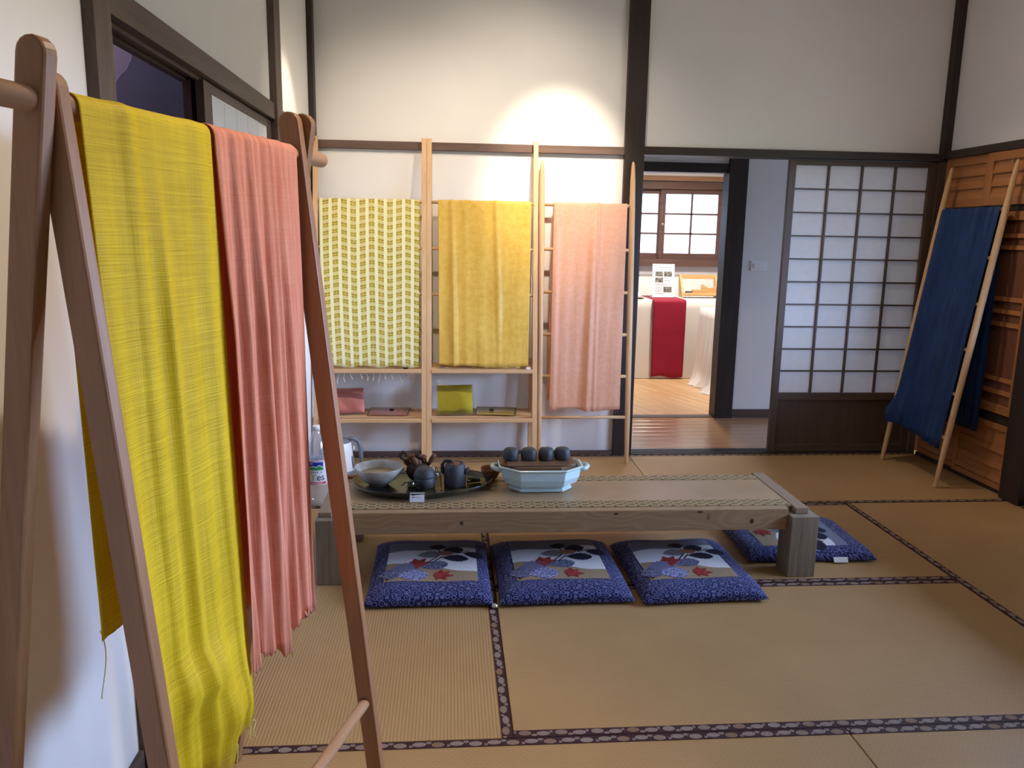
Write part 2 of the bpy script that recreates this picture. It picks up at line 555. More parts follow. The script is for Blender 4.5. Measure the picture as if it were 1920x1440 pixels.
MATS['milk_glass'] = m_milk()
MATS['celadon'] = plain('pale_celadon_glaze', (0.50, 0.65, 0.66), 0.18, 0, 0.6, Coat_Weight=0.4)
MATS['stone_clay'] = plain('dark_grey_clay', (0.050, 0.052, 0.060), 0.62, 0, 0.45, 0.5, 45)
MATS['black_clay'] = plain('black_brown_clay', (0.020, 0.017, 0.016), 0.5, 0, 0.5, 0.5, 50)
MATS['terracotta'] = plain('terracotta', (0.19, 0.072, 0.035), 0.7, 0, 0.3, 0.2, 60)


def m_platter():
    g = NT('dark_olive_glaze')
    n = g.noise(g.coord(), 9, 4)
    col = g.ramp(n, [(0.35, (0.010, 0.012, 0.014)), (0.55, (0.030, 0.028, 0.016)), (0.75, (0.13, 0.10, 0.04))])
    return g.done(g.bsdf(col, 0.16, g.bump(g.noise(g.coord(), 40, 3), 0.15, 0.004), 0, 0.6))


MATS['platter'] = m_platter()


def m_bowl():
    g = NT('grey_crackle_glaze')
    n = g.noise(g.coord(), 24, 4)
    col = g.ramp(n, [(0.3, (0.26, 0.235, 0.20)), (0.7, (0.42, 0.385, 0.33))])
    return g.done(g.bsdf(col, 0.22, None, 0, 0.55))


MATS['bowl'] = m_bowl()
MATS['tea_water'] = plain('pale_tea_sand', (0.45, 0.36, 0.22), 0.25, 0, 0.5, 0.1, 30)
MATS['dry_leaf'] = plain('dried_brown_leaf', (0.17, 0.075, 0.042), 0.7, 0, 0.3, 0.4, 40)
MATS['dry_leaf_dark'] = plain('dried_dark_husk', (0.055, 0.022, 0.014), 0.7, 0, 0.3, 0.4, 40)
MATS['twig'] = plain('split_bamboo', (0.34, 0.19, 0.07), 0.5)
MATS['card'] = plain('white_card', (0.78, 0.78, 0.82), 0.6)
MATS['ink'] = plain('dark_blue_ink', (0.02, 0.025, 0.09), 0.6)
MATS['ink_grey'] = plain('grey_ink', (0.30, 0.30, 0.34), 0.6)
MATS['black'] = plain('black_plastic', (0.012, 0.012, 0.013), 0.4)
MATS['white_plastic'] = plain('white_plastic', (0.78, 0.78, 0.78), 0.35)
MATS['grey_plastic'] = plain('blue_grey_plastic', (0.14, 0.165, 0.20), 0.4)
MATS['steel'] = plain('brushed_steel', (0.62, 0.63, 0.65), 0.25, 1.0)
MATS['label_white'] = plain('label_white', (0.78, 0.78, 0.80), 0.4)
MATS['label_blue'] = plain('label_blue', (0.016, 0.028, 0.30), 0.4)
MATS['label_green'] = plain('label_green', (0.030, 0.26, 0.075), 0.4)
MATS['label_lime'] = plain('label_lime', (0.25, 0.50, 0.06), 0.4)
MATS['label_red'] = plain('label_red', (0.55, 0.035, 0.05), 0.4)
MATS['thread_cream'] = plain('cream_thread', (0.82, 0.77, 0.55), 0.8)
MATS['thread_yellow'] = plain('yellow_thread', (0.70, 0.58, 0.12), 0.8)
MATS['thread_pink'] = plain('pink_thread', (0.80, 0.48, 0.40), 0.8)
MATS['brass'] = plain('aged_brass', (0.55, 0.42, 0.20), 0.4, 0.9)
MATS['knot'] = plain('dark_pine_knot', (0.055, 0.026, 0.014), 0.5)
MATS['board_and_shadow'] = plain('mauve_boards_and_wall_shadow', (0.105, 0.085, 0.125), 0.8)  # storeroom boards, and the sheet that stands for a wall shadow
MATS['board_and_shadow2'] = plain('pale_mauve_storeroom_plaster', (0.24, 0.195, 0.235), 0.8)
MATS['panel_white'] = plain('white_painted_panel', (0.84, 0.84, 0.85), 0.6)
MATS['grey_tile'] = plain('pale_grey_backsplash', (0.45, 0.45, 0.48), 0.4)
MATS['ceiling'] = plain('ceiling_board', (0.55, 0.51, 0.47), 0.8)


def m_photo():
    g = NT('printed_photo')
    n = g.noise(g.scale(g.coord(), (1, 1, 1.6)), 42, 5, 0.7)
    col = g.ramp(n, [(0.40, (0.03, 0.028, 0.025)), (0.52, (0.16, 0.15, 0.13)), (0.66, (0.55, 0.54, 0.52))])
    return g.done(g.bsdf(col, 0.5))


MATS['photo'] = m_photo()


def m_stripe_pack():
    g = NT('folded_striped_gauze')
    x, y, z = g.sep(g.coord('UV'))
    s = g.M('LESS_THAN', g.M('FRACT', g.M('DIVIDE', y, 0.052)), 0.55)
    col = g.mix(s, (0.30, 0.21, 0.09), (0.66, 0.56, 0.16))
    return g.done(g.mixs(0.85, g.transp(), g.bsdf(col, 0.5)))


MATS['stripe_pack'] = m_stripe_pack()


def m_sheer_pack():
    g = NT('folded_sheer_pink')
    return g.done(g.mixs(0.45, g.transp(), g.bsdf((0.72, 0.36, 0.33), 0.4)))


MATS['sheer_pack'] = m_sheer_pack()


# ------------------------------------------------------------------ geometry helpers
class MB:
    def __init__(self):
        self.v, self.f, self.mi, self.uv = [], [], [], {}

    def quad(self, *idx, mi=0):
        self.f.append(tuple(idx))
        self.mi.append(mi)

    def box(self, x0, x1, y0, y1, z0, z1, mi=0):
        b = len(self.v)
        self.v += [(x0, y0, z0), (x1, y0, z0), (x1, y1, z0), (x0, y1, z0), (x0, y0, z1), (x1, y0, z1), (x1, y1, z1), (x0, y1, z1)]
        for q in ((0, 3, 2, 1), (4, 5, 6, 7), (0, 1, 5, 4), (1, 2, 6, 5), (2, 3, 7, 6), (3, 0, 4, 7)):
            self.quad(*(b + i for i in q), mi=mi)
        return self

    def hexa(self, pts, mi=0):
        b = len(self.v)
        self.v += [tuple(p) for p in pts]
        for q in ((0, 3, 2, 1), (4, 5, 6, 7), (0, 1, 5, 4), (1, 2, 6, 5), (2, 3, 7, 6), (3, 0, 4, 7)):
            self.quad(*(b + i for i in q), mi=mi)
        return self

    def prism(self, outline, axis, a0, a1, mi=0):
        """outline: list of 2-D points; axis 'y' extrudes (x,z) outline along y; 'z' (x,y); 'x' (y,z)"""
        b, n = len(self.v), len(outline)
        for a in (a0, a1):
            for p, q in outline:
                self.v.append({'x': (a, p, q), 'y': (p, a, q), 'z': (p, q, a)}[axis])
        self.quad(*range(b, b + n), mi=mi)
        self.quad(*reversed(range(b + n, b + 2 * n)), mi=mi)
        for i in range(n):
            j = (i + 1) % n
            self.quad(b + i, b + n + i, b + n + j, b + j, mi=mi)
        return self

    def tube(self, path, radii, n=10, mi=0, cap=True):
        path = [Vector(p) for p in path]
        if not isinstance(radii, (list, tuple)):
            radii = [radii] * len(path)
        b = len(self.v)
        ref = None
        for i, p in enumerate(path):
            d = (path[min(i + 1, len(path) - 1)] - path[max(i - 1, 0)]).normalized()
            if ref is None:
                ref = d.orthogonal().normalized()
            ref = (ref - d * ref.dot(d))
            ref = ref.normalized() if ref.length > 1e-6 else d.orthogonal().normalized()
            s = d.cross(ref)
            for k in range(n):
                a = 2 * math.pi * k / n
                self.v.append(tuple(p + (ref * math.cos(a) + s * math.sin(a)) * radii[i]))
        for i in range(len(path) - 1):
            for k in range(n):
                k2 = (k + 1) % n
                self.quad(b + i * n + k, b + i * n + k2, b + (i + 1) * n + k2, b + (i + 1) * n + k, mi=mi)
        if cap:
            self.quad(*reversed(range(b, b + n)), mi=mi)
            e = b + (len(path) - 1) * n
            self.quad(*range(e, e + n), mi=mi)
        return self

    def lathe(self, prof, n=32, c=(0, 0, 0), mi=0, sx=1.0, sy=1.0, wob=None, caps=True):
        """prof: list of (radius, z), outside bottom to wherever"""
        b = len(self.v)
        for i, (r, z) in enumerate(prof):
            for k in range(n):
                a = 2 * math.pi * k / n
                rr = r * (1 + (wob(a, i) if wob else 0))
                self.v.append((c[0] + rr * math.cos(a) * sx, c[1] + rr * math.sin(a) * sy, c[2] + z))
        for i in range(len(prof) - 1):
            for k in range(n):
                k2 = (k + 1) % n
                self.quad(b + i * n + k, b + i * n + k2, b + (i + 1) * n + k2, b + (i + 1) * n + k, mi=mi)
        if caps:
            self.quad(*reversed(range(b, b + n)), mi=mi)
            e = b + (len(prof) - 1) * n
            self.quad(*range(e, e + n), mi=mi)
        return self

    def grid(self, rows, uvs=None, mi=0):
        b, nr, nc = len(self.v), len(rows), len(rows[0])
        for i, row in enumerate(rows):
            for j, p in enumerate(row):
                if uvs:
                    self.uv[len(self.v)] = uvs[i][j]
                self.v.append(tuple(p))
        for i in range(nr - 1):
            for j in range(nc - 1):
                self.quad(b + i * nc + j, b + i * nc + j + 1, b + (i + 1) * nc + j + 1, b + (i + 1) * nc + j, mi=mi)
        return self

    def build(self, name, mats, parent=None, smooth=False, bevel=0.0, loc=None, rot=None, solid=0.0, seg=2):
        if not isinstance(mats, (list, tuple)):
            mats = [mats]
        me = bpy.data.meshes.new(name)
        me.from_pydata(self.v, [], self.f)
        for m in mats:
            me.materials.append(MATS[m] if isinstance(m, str) else m)
        if len(mats) > 1:
            me.polygons.foreach_set('material_index', self.mi)
        if self.uv:
            lay = me.uv_layers.new(name='UVMap')
            for lp in me.loops:
                lay.data[lp.index].uv = self.uv.get(lp.vertex_index, (0, 0))
        me.validate()
        bm = bmesh.new()
        bm.from_mesh(me)
        bmesh.ops.recalc_face_normals(bm, faces=bm.faces)
        bm.to_mesh(me)
        bm.free()
        if smooth:
            me.polygons.foreach_set('use_smooth', [True] * len(me.polygons))
        me.update()
        o = bpy.data.objects.new(name, me)
        COL.objects.link(o)
        if parent is not None:
            o.parent = parent
        if loc is not None:
            o.location = loc
        if rot is not None:
            o.rotation_euler = rot
        if solid:
            md = o.modifiers.new('thickness', 'SOLIDIFY')
            md.thickness = solid
            md.offset = 0
        if bevel:
            md = o.modifiers.new('bevel', 'BEVEL')
            md.width = bevel
            md.segments = seg
            md.limit_method = 'ANGLE'
            md.angle_limit = R(40)
            if smooth is False:
                pass
        return o


def box(name, x0, x1, y0, y1, z0, z1, mat, parent=None, bevel=0.0, **kw):
    """box with its own origin at its centre-bottom"""
    c = ((x0 + x1) / 2, (y0 + y1) / 2, z0)
    return MB().box(x0 - c[0], x1 - c[0], y0 - c[1], y1 - c[1], 0, z1 - z0).build(name, mat, parent, bevel=bevel, loc=c, **kw)


def empty(name, loc=(0, 0, 0), rz=0.0):
    o = bpy.data.objects.new(name, None)
    o.empty_display_size = 0.1
    COL.objects.link(o)
    o.location = loc
    o.rotation_euler = (0, 0, rz)
    return o


def tag(o, label, cat, group=None):
    o['label'] = label
    o['category'] = cat
    if group:
        o['group'] = group
    return o


def struct(o):
    o['kind'] = 'structure'
    return o


def text_mesh(name, body, size, mat, parent, loc, rot, extrude=0.0004, bend=None, align='CENTER'):
    cu = bpy.data.curves.new(name, 'FONT')
    cu.body = body
    cu.size = size
    cu.extrude = extrude
    cu.align_x = align
    tmp = bpy.data.objects.new(name + '_tmp', cu)
    COL.objects.link(tmp)
    bpy.context.view_layer.update()
    dg = bpy.context.evaluated_depsgraph_get()
    me = bpy.data.meshes.new_from_object(tmp.evaluated_get(dg))
    bpy.data.objects.remove(tmp)
    if bend:
        r = bend
        for v in me.vertices:
            a = v.co.x / r
            rr = r + v.co.z
            v.co = Vector((rr * math.sin(a), -rr * math.cos(a), v.co.y))
    me.materials.clear()
    me.materials.append(MATS[mat])
    o = bpy.data.objects.new(name, me)
    COL.objects.link(o)
    o.parent = parent
    o.location = loc
    o.rotation_euler = rot
    return o


# ================================================================== SETTING
XL, XR, YB = -0.935, 2.735, 0.0
CEIL = 2.75
YF = -5.46

# ---- floor of tatami mats, each with two brocade edges
floor = struct(empty('floor'))
HW = 0.030


def strip(parent, L, ypos, flip):
    m = MB().box(-L / 2, L / 2, 0.0, HW, -0.002, 0.0012)
    o = m.build('brocade_edge', 'heri', parent)
    o.location = (0, ypos, 0)
    if flip:
        o.rotation_euler = (0, 0, math.pi)
    return o


def mat_piece(x0, x1, y0, y1, along):
    L, S = (x1 - x0, y1 - y0) if along == 'x' else (y1 - y0, x1 - x0)
    g = 0.0012
    m = MB().box(-L / 2 + g, L / 2 - g, -S / 2 + g, S / 2 - g, -0.045, 0.0)
    o = m.build('tatami_mat', 'tatami', floor, bevel=0.002, seg=1)
    o.location = ((x0 + x1) / 2, (y0 + y1) / 2, 0)
    if along == 'y':
        o.rotation_euler = (0, 0, math.pi / 2)
    strip(o, L - 2 * g, -S / 2 + g, False)
    strip(o, L - 2 * g, S / 2 - g, True)


A = 0.91
for a in ((-A, A, -A, 0, 'x'), (A, 3 * A, -A, 0, 'x'), (-A, 0, -3 * A, -A, 'y'), (2 * A, 3 * A, -3 * A, -A, 'y'),
          (0, 2 * A, -2 * A, -A, 'x'), (0, 2 * A, -3 * A, -2 * A, 'x'), (-A, A, -4 * A, -3 * A, 'x'), (A, 3 * A, -4 * A, -3 * A, 'x'),
          (-A, A, -5 * A, -4 * A, 'x'), (A, 3 * A, -5 * A, -4 * A, 'x'), (-A, A, -6 * A, -5 * A, 'x'), (A, 3 * A, -6 * A, -5 * A, 'x')):
    mat_piece(*a)
sub = MB().box(XL - 0.1, XR + 0.1, YF, 0.0, -0.09, -0.046).build('subfloor', 'dark_wood_x', floor)

# ---- back wall: plaster bays, corner posts, rail, lintel
wb = struct(MB().box(XL - 0.1, 0.82, 0.02, 0.10, 0.025, CEIL).build('wall_back', 'wall'))
MB().box(0.92, XR + 0.1, 0.02, 0.10, 1.80, CEIL).build('upper_plaster', 'wall', wb)
post = struct(box('trim_1', 0.815, 0.929, -0.012, 0.115, -0.03, CEIL, 'dark_wood', bevel=0.003))
struct(box('trim_2', XL, -0.905, -0.045, 0.03, -0.01, CEIL, 'dark_wood', bevel=0.002))
struct(box('trim_3', 2.690, XR, -0.030, 0.06, 1.78, CEIL, 'dark_wood', bevel=0.002))
struct(box('trim_4', -0.905, 0.815, -0.006, 0.03, 1.762, 1.806, 'nuki', bevel=0.003))
struct(box('trim_5', 0.929, XR, -0.012, 0.11, 1.768, 1.812, 'dark_wood_x', bevel=0.003))
struct(box('baseboard_back', -0.905, 0.815, -0.004, 0.02, -0.02, 0.026, 'nuki', bevel=0.002))

# sill with grooves in the opening
struct(box('trim_18', 2.690, XR, 0.0, 0.075, 0.0, 1.768, 'frame_wood', bevel=0.002))
sill = struct(MB().box(0.93, XR, 0.0, 0.125, -0.05, 0.006).build('trim_6', 'sill', bevel=0.001, seg=1))
for k, y in enumerate((0.022, 0.052, 0.082)):
    MB().box(0.932, XR - 0.01, y, y + 0.011, 0.006, 0.0105).build('sill_ridge', 'sill', sill)

# ---- left wall with sliding doors
wl = struct(MB().box(XL - 0.1, XL, YF, -2.75, -0.02, CEIL).build('wall_left', 'wall'))
MB().box(XL - 0.1, XL, -2.75, 0.02, 1.842, CEIL).build('upper_plaster', 'wall', wl)
MB().box(XL - 0.1, XL, -0.90, 0.02, -0.02, 1.85).build('corner_plaster', 'wall', wl)
struct(box('trim_7', XL - 0.1, XL + 0.026, -2.790, -2.700, -0.02, CEIL, 'left_wood', bevel=0.003))
struct(box('trim_8', XL - 0.1, XL + 0.030, -1.005, -0.885, -0.02, CEIL, 'left_wood', bevel=0.003))
km = struct(box('trim_9', XL - 0.1, XL + 0.020, -2.700, -1.005, 1.775, 1.842, 'left_wood_y', bevel=0.002))
for gx in (-0.020, 0.022):
    box('groove_lip', gx - 0.006, gx + 0.006, -0.84, 0.84, -0.010, 0.0, 'left_wood_y', km)
struct(box('trim_10', XL - 0.1, XL + 0.008, -2.700, -1.005, -0.02, 0.02, 'left_wood_y'))
struct(box('baseboard_left', XL, XL + 0.012, YF, -2.790, -0.01, 0.045, 'left_wood_y', bevel=0.002))


def leaf_door(name, y0, y1, x):
    """board-and-panel sliding door, both leaves pushed to the far half of the opening"""
    e = struct(empty(name, (x, (y0 + y1) / 2, 0.02)))
    h, w = 1.750, (y1 - y0) / 2
    box('stile', -0.013, 0.013, -w, -w + 0.085, 0, h, 'frame_wood', e, 0.002)
    box('stile', -0.013, 0.013, w - 0.06, w, 0, h, 'left_wood', e, 0.002)
    ya, yb = -w + 0.085, w - 0.06
    box('top_rail', -0.012, 0.012, ya, yb, h - 0.030, h, 'left_wood_y', e, 0.002)
    box('bottom_rail', -0.012, 0.012, ya, yb, 0, 0.09, 'left_wood_y', e, 0.002)
    n = 5
    for k in range(n):
        a, b = ya + (yb - ya) * k / n, ya + (yb - ya) * (k + 1) / n
        box('panel', -0.003, 0.007, a + 0.0015, b - 0.0015, 0.09, h - 0.030, 'panel_white', e)
    return e


leaf_door('door_2', -1.955, -1.005, XL - 0.012)
leaf_door('door_3', -1.945, -1.005, XL - 0.054)
sr = struct(MB().box(-1.45, -1.35, -3.2, 0.3, -0.1, CEIL).build('wall_storeroom', 'board_and_shadow2'))
MB().prism([(-1.70, 0.0), (0.2, 0.0), (0.2, 2.70), (-1.36, 2.70), (-1.381, 1.979), (-1.401, 1.928), (-1.455, 1.881), (-1.536, 1.838), (-1.591, 1.793), (-1.641, 1.741), (-1.675, 1.674), (-1.70, 1.61)], 'x', -1.352, -1.3485).build('painted_wall_shadow', 'board_and_shadow', sr)  # thin dark sheet painting the shadow cast on the storeroom wall
MB().box(-1.45, XL - 0.1, -3.3, -3.2, -0.1, CEIL).build('side_plaster', 'board_and_shadow2', sr)
MB().box(-1.45, XL - 0.1, 0.3, 0.4, -0.1, CEIL).build('side_plaster', 'board_and_shadow2', sr)
MB().box(-1.45, XL - 0.1, -3.3, 0.4, CEIL, CEIL + 0.05).build('top_board', 'board_and_shadow', sr)
MB().box(-1.45, XL - 0.1, -3.3, 0.4, -0.15, -0.1).build('bottom_board', 'board_and_shadow', sr)

# ---- right wall: plaster above, built-in cedar cupboard below, then the garden opening
wr = struct(MB().box(XR, XR + 0.1, -0.98, 0.02, 1.822, CEIL).build('wall_right', 'wall'))
MB().box(XR, XR + 0.1, -2.95, -0.98, 1.822, CEIL).build('upper_plaster', 'wall', wr)
MB().box(XR, XR + 0.1, -1.15, -0.98, -0.02, 1.822).build('lower_plaster', 'wall', wr)
MB().box(XR, XR + 0.1, -2.95, -1.15, -0.02, 0.85).build('apron_plaster', 'wall', wr)
gw = struct(empty('window_2', (XR + 0.05, -2.05, 0.85)))
for ya, yb in ((-0.90, -0.86), (-0.02, 0.02), (0.86, 0.90)):
    box('frame_post', -0.04, 0.04, ya, yb, 0, 0.972, 'dark_wood', gw)
box('frame_sill', -0.05, 0.05, -0.90, 0.90, -0.03, 0.0, 'dark_wood_y', gw)
sky_blocker = struct(MB().box(XR + 0.1, 4.20, -5.2, 1.2, 2.00, 2.06).build('ceiling_sky_blocker', 'dark_wood_x'))  # unseen roof slab added to hold off light from the high sky
vf = struct(MB().box(XR + 0.1, 4.0, -5.2, 1.2, -0.10, -0.04).build('floor_veranda', 'dark_wood_y'))
MB().box(XR, XR + 0.1, YF, -2.95, -0.02, CEIL).build('rear_plaster', 'wall', wr)
struct(box('trim_11', XR - 0.030, XR + 0.02, -5.40, -0.03, 1.782, 1.824, 'dark_wood_y', bevel=0.003))
struct(box('trim_12', XR - 0.045, XR + 0.10, -0.985, -0.842, -0.03, 1.79, 'dark_wood', bevel=0.004))
struct(box('baseboard_right', XR - 0.012, XR, -2.95, -0.985, -0.01, 0.045, 'dark_wood_y', bevel=0.002))

wf = struct(MB().box(XL - 0.1, XR + 0.1, YF - 0.1, YF, -0.05, CEIL).build('wall_front', 'wall'))
ceil = struct(MB().box(XL - 0.1, XR + 0.1, YF, 0.05, CEIL, CEIL + 0.05).build('ceiling', 'ceiling'))

cab = empty('built_in_cupboard', (XR, -0.42, 0.0))
tag(cab, 'orange cedar built-in cupboard with louvred doors behind the indigo scarf', 'cupboard')
# local: x from face (negative into the room), y along the wall, z up; door faces at x = -0.015
def cbox(name, y0, y1, z0, z1, x0, x1, mat, parent=cab, bevel=0.002):
    oy = 0.42 if parent is cab else parent['oy']
    return box(name, x0, x1, y0 + oy, y1 + oy, z0, z1, mat, parent, bevel)


cbox('carcass', -0.842, -0.002, -0.02, 1.782, 0.03, 0.42, 'cabinet_dark')
cbox('rail', -0.842, -0.03, 1.470, 1.500, -0.012, 0.03, 'dark_wood_y')
cbox('rail', -0.842, -0.03, 0.368, 0.418, -0.012, 0.03, 'dark_wood_y')
cbox('rail', -0.842, -0.03, -0.01, 0.022, -0.012, 0.03, 'dark_wood_y')


def cdoor(name, y0, y1, z0, z1, x, stile, rail, slats, slat_h, tilt=0.010, panel='cabinet_y'):
    d = empty(name, (x, 0.42 + (y0 + y1) / 2, 0))
    d.parent = cab
    d['oy'] = -(y0 + y1) / 2
    t = 0.018
    for a, b in ((y0, y0 + stile), (y1 - stile, y1)):
        cbox('door_stile', a, b, z0, z1, 0, t, 'cabinet', d)
    cbox('door_rail', y0 + stile, y1 - stile, z1 - rail, z1, 0, t, 'cabinet_y', d)
    cbox('door_rail', y0 + stile, y1 - stile, z0, z0 + rail, 0, t, 'cabinet_y', d)
    ya, yb = y0 + stile + d['oy'], y1 - stile + d['oy']
    MB().box(0.013, 0.017, ya, yb, z0 + rail, z1 - rail).build('door_panel', panel, d)
    for z in slats:
        hh = slat_h / 2
        MB().hexa([(0.001, ya, z - hh), (0.006, ya, z - hh), (0.006, yb, z - hh), (0.001, yb, z - hh),
                   (0.001 + tilt, ya, z + hh), (0.006 + tilt, ya, z + hh), (0.006 + tilt, yb, z + hh), (0.001 + tilt, yb, z + hh)]).build('slat', 'cabinet_y', d)
    del d['oy']
    return d


cdoor('upper_door', -0.395, -0.005, 1.502, 1.780, -0.004, 0.036, 0.046, (1.690, 1.622, 1.564), 0.040)
cdoor('upper_door', -0.840, -0.400, 1.502, 1.780, -0.022, 0.048, 0.046, (1.690, 1.622, 1.564), 0.040)
cdoor('tall_door', -0.838, -0.40, 0.420, 1.468, -0.022, 0.040, 0.045, (1.345, 1.285, 1.02, 0.955, 0.888, 0.600, 0.533), 0.022, 0.004, 'cabinet_dark')
cdoor('tall_door', -0.42, -0.005, 0.420, 1.468, -0.004, 0.040, 0.045, (1.345, 1.285, 1.02, 0.955, 0.888, 0.600, 0.533), 0.022, 0.004, 'cabinet_dark')
cdoor('lower_door', -0.838, -0.40, 0.024, 0.366, -0.022, 0.034, 0.030, (0.233, 0.147, 0.075), 0.030, 0.006)
cdoor('lower_door', -0.42, -0.005, 0.024, 0.366, -0.004, 0.034, 0.030, (0.233, 0.147, 0.075), 0.030, 0.006)
MB().tube([(-0.024, -0.19, 1.72), (-0.034, -0.19, 1.72)], 0.009, 10).build('door_pull', 'brass', cab)

# ---- shoji door in the opening
sj = struct(empty('door_1', (2.252, 0.030, 0.010)))
x0, x1 = 1.795 - 2.252, 2.690 - 2.252
zt = 1.752
for a, b in ((x0, x0 + 0.040), (x1 - 0.045, x1)):
    box('stile', a, b, -0.015, 0.015, 0, zt, 'frame_wood', sj, 0.002)
ax, bx_ = x0 + 0.040, x1 - 0.045
box('top_rail', ax, bx_, -0.014, 0.014, zt - 0.028, zt, 'frame_wood_x', sj, 0.002)
box('middle_rail', ax, bx_, -0.014, 0.014, 0.328, 0.372, 'frame_wood_x', sj, 0.002)
box('bottom_rail', ax, bx_, -0.014, 0.014, 0, 0.045, 'frame_wood_x', sj, 0.002)
box('kickboard', ax, bx_, -0.002, 0.006, 0.045, 0.328, 'shoji_panel', sj)
z0p, z1p = 0.372, zt - 0.028
box('paper', ax, bx_, 0.006, 0.008, z0p, z1p, 'paper', sj)
for k in range(1, 4):
    x = ax + (bx_ - ax) * k / 4
    box('lattice_bar', x - 0.0055, x + 0.0055, -0.010, 0.006, z0p, z1p, 'frame_wood', sj)
for k in range(1, 10):
    z = z0p + (z1p - z0p) * k / 10
    box('lattice_bar', ax, bx_, -0.007, 0.006, z - 0.0045, z + 0.0045, 'frame_wood_x', sj)

# ---- corridor: boards, far side wall with light switch, lintel, ceiling
hall = struct(empty('floor_corridor', (0.6, 0.6, -0.012)))
nb = 9
for k in range(nb):
    ya = 0.125 + (1.045 - 0.125) * k / nb
    yb = 0.125 + (1.045 - 0.125) * (k + 1) / nb
    box('floor_board', -2.1, 2.6, ya - 0.6 + 0.0008, yb - 0.6 - 0.0008, -0.03, 0.0, 'hall_floor', hall, 0.0015)
wc = struct(MB().box(1.90, 3.2, 1.05, 1.13, -0.03, 2.3).build('wall_corridor', 'wall'))
MB().box(-1.5, 0.70, 1.05, 1.13, -0.03, 2.3).build('left_plaster', 'wall', wc)
MB().box(-1.6, -1.5, 0.10, 1.13, -0.03, 2.3).build('end_plaster', 'wall', wc)
MB().box(-1.5, XL - 0.1, 0.02, 0.10, -0.03, 2.3).build('near_plaster', 'wall', wc)
MB().box(XR + 0.1, 3.2, 0.02, 0.10, -0.03, 2.3).build('near_plaster', 'wall', wc)
w3 = struct(empty('corridor_light_opening', (3.15, 0.575, 0.0)))  # unseen end opening added to brighten the corridor wall and shoji
box('frosted_pane', -0.002, 0.002, -0.475, 0.475, -0.03, 2.3, 'dimming_glass', w3)  # tinted clear pane of the added opening, doses the daylight
MB().box(0.6, 1.90, 1.05, 1.13, 1.82, 2.3).build('upper_plaster', 'wall', wc)
struct(box('trim_13', 1.790, 1.925, 1.02, 1.15, -0.03, 2.2, 'dark_wood', bevel=0.003))
struct(box('trim_14', 0.6, 1.790, 1.03, 1.15, 1.757, 1.823, 'dark_wood_x', bevel=0.003))
struct(box('baseboard_corridor', 1.925, 3.1, 1.036, 1.05, -0.02, 0.052, 'frame_wood_x', bevel=0.002))
struct(box('trim_15', 0.60, 0.70, 1.02, 1.15, -0.03, 1.757, 'dark_wood', bevel=0.003))
struct(MB().box(-1.5, 3.2, 0.10, 1.13, 2.3, 2.34).build('ceiling_corridor', 'wall'))
box('threshold', 0.70 - 0.6, 1.79 - 0.6, 1.045 - 0.6, 1.13 - 0.6, -0.03, 0.004, 'frame_wood_x', hall, 0.001)

sw = empty('light_switch', (2.055, 1.05, 1.078))
tag(sw, 'white rocker light switch plate on the corridor wall', 'switch')
box('plate', -0.058, 0.058, -0.008, 0, 0, 0.070, 'white_plastic', sw, 0.002)
box('rocker', -0.040, 0.040, -0.013, -0.008, 0.019, 0.052, 'white_plastic', sw, 0.002)

# ---- far room
fr = struct(MB().box(-0.6, 3.1, 1.13, 3.42, -0.06, -0.012).build('floor_far_room', 'parquet'))
wfar = struct(MB().box(-0.6, 3.1, 3.42, 3.52, -0.06, 1.03).build('wall_far_room', 'wall'))
MB().box(-0.6, 3.1, 3.42, 3.52, 1.84, 2.5).build('upper_plaster', 'wall', wfar)
MB().box(2.62, 3.1, 3.42, 3.52, 1.03, 1.84).build('side_plaster', 'wall', wfar)
MB().box(-0.6, -0.36, 3.42, 3.52, 1.03, 1.84).build('side_plaster', 'wall', wfar)
MB().box(-0.7, -0.6, 1.13, 3.52, -0.06, 2.5).build('left_plaster', 'wall', wfar)
MB().box(3.1, 3.2, 1.13, 3.52, -0.06, 2.5).build('right_plaster', 'wall', wfar)
MB().box(-0.6, 3.1, 1.13, 1.14, 2.3, 2.5).build('front_plaster', 'wall', wfar)
struct(MB().box(-0.7, 3.2, 1.13, 3.52, 2.5, 2.54).build('ceiling_far_room', 'wall'))
struct(box('trim_16', -0.6, 3.1, 3.385, 3.42, 1.855, 1.905, 'curtain_rail', bevel=0.003))

win = struct(empty('window_1', (1.13, 3.40, 1.03)))


def wbox(name, xa, xb, za, zb, mat='window_wood', ya=-0.03, yb=0.05, parent=win, bevel=0.002):
    return box(name, xa - 1.13, xb - 1.13, ya, yb, za - 1.03, zb - 1.03, mat, parent, bevel)


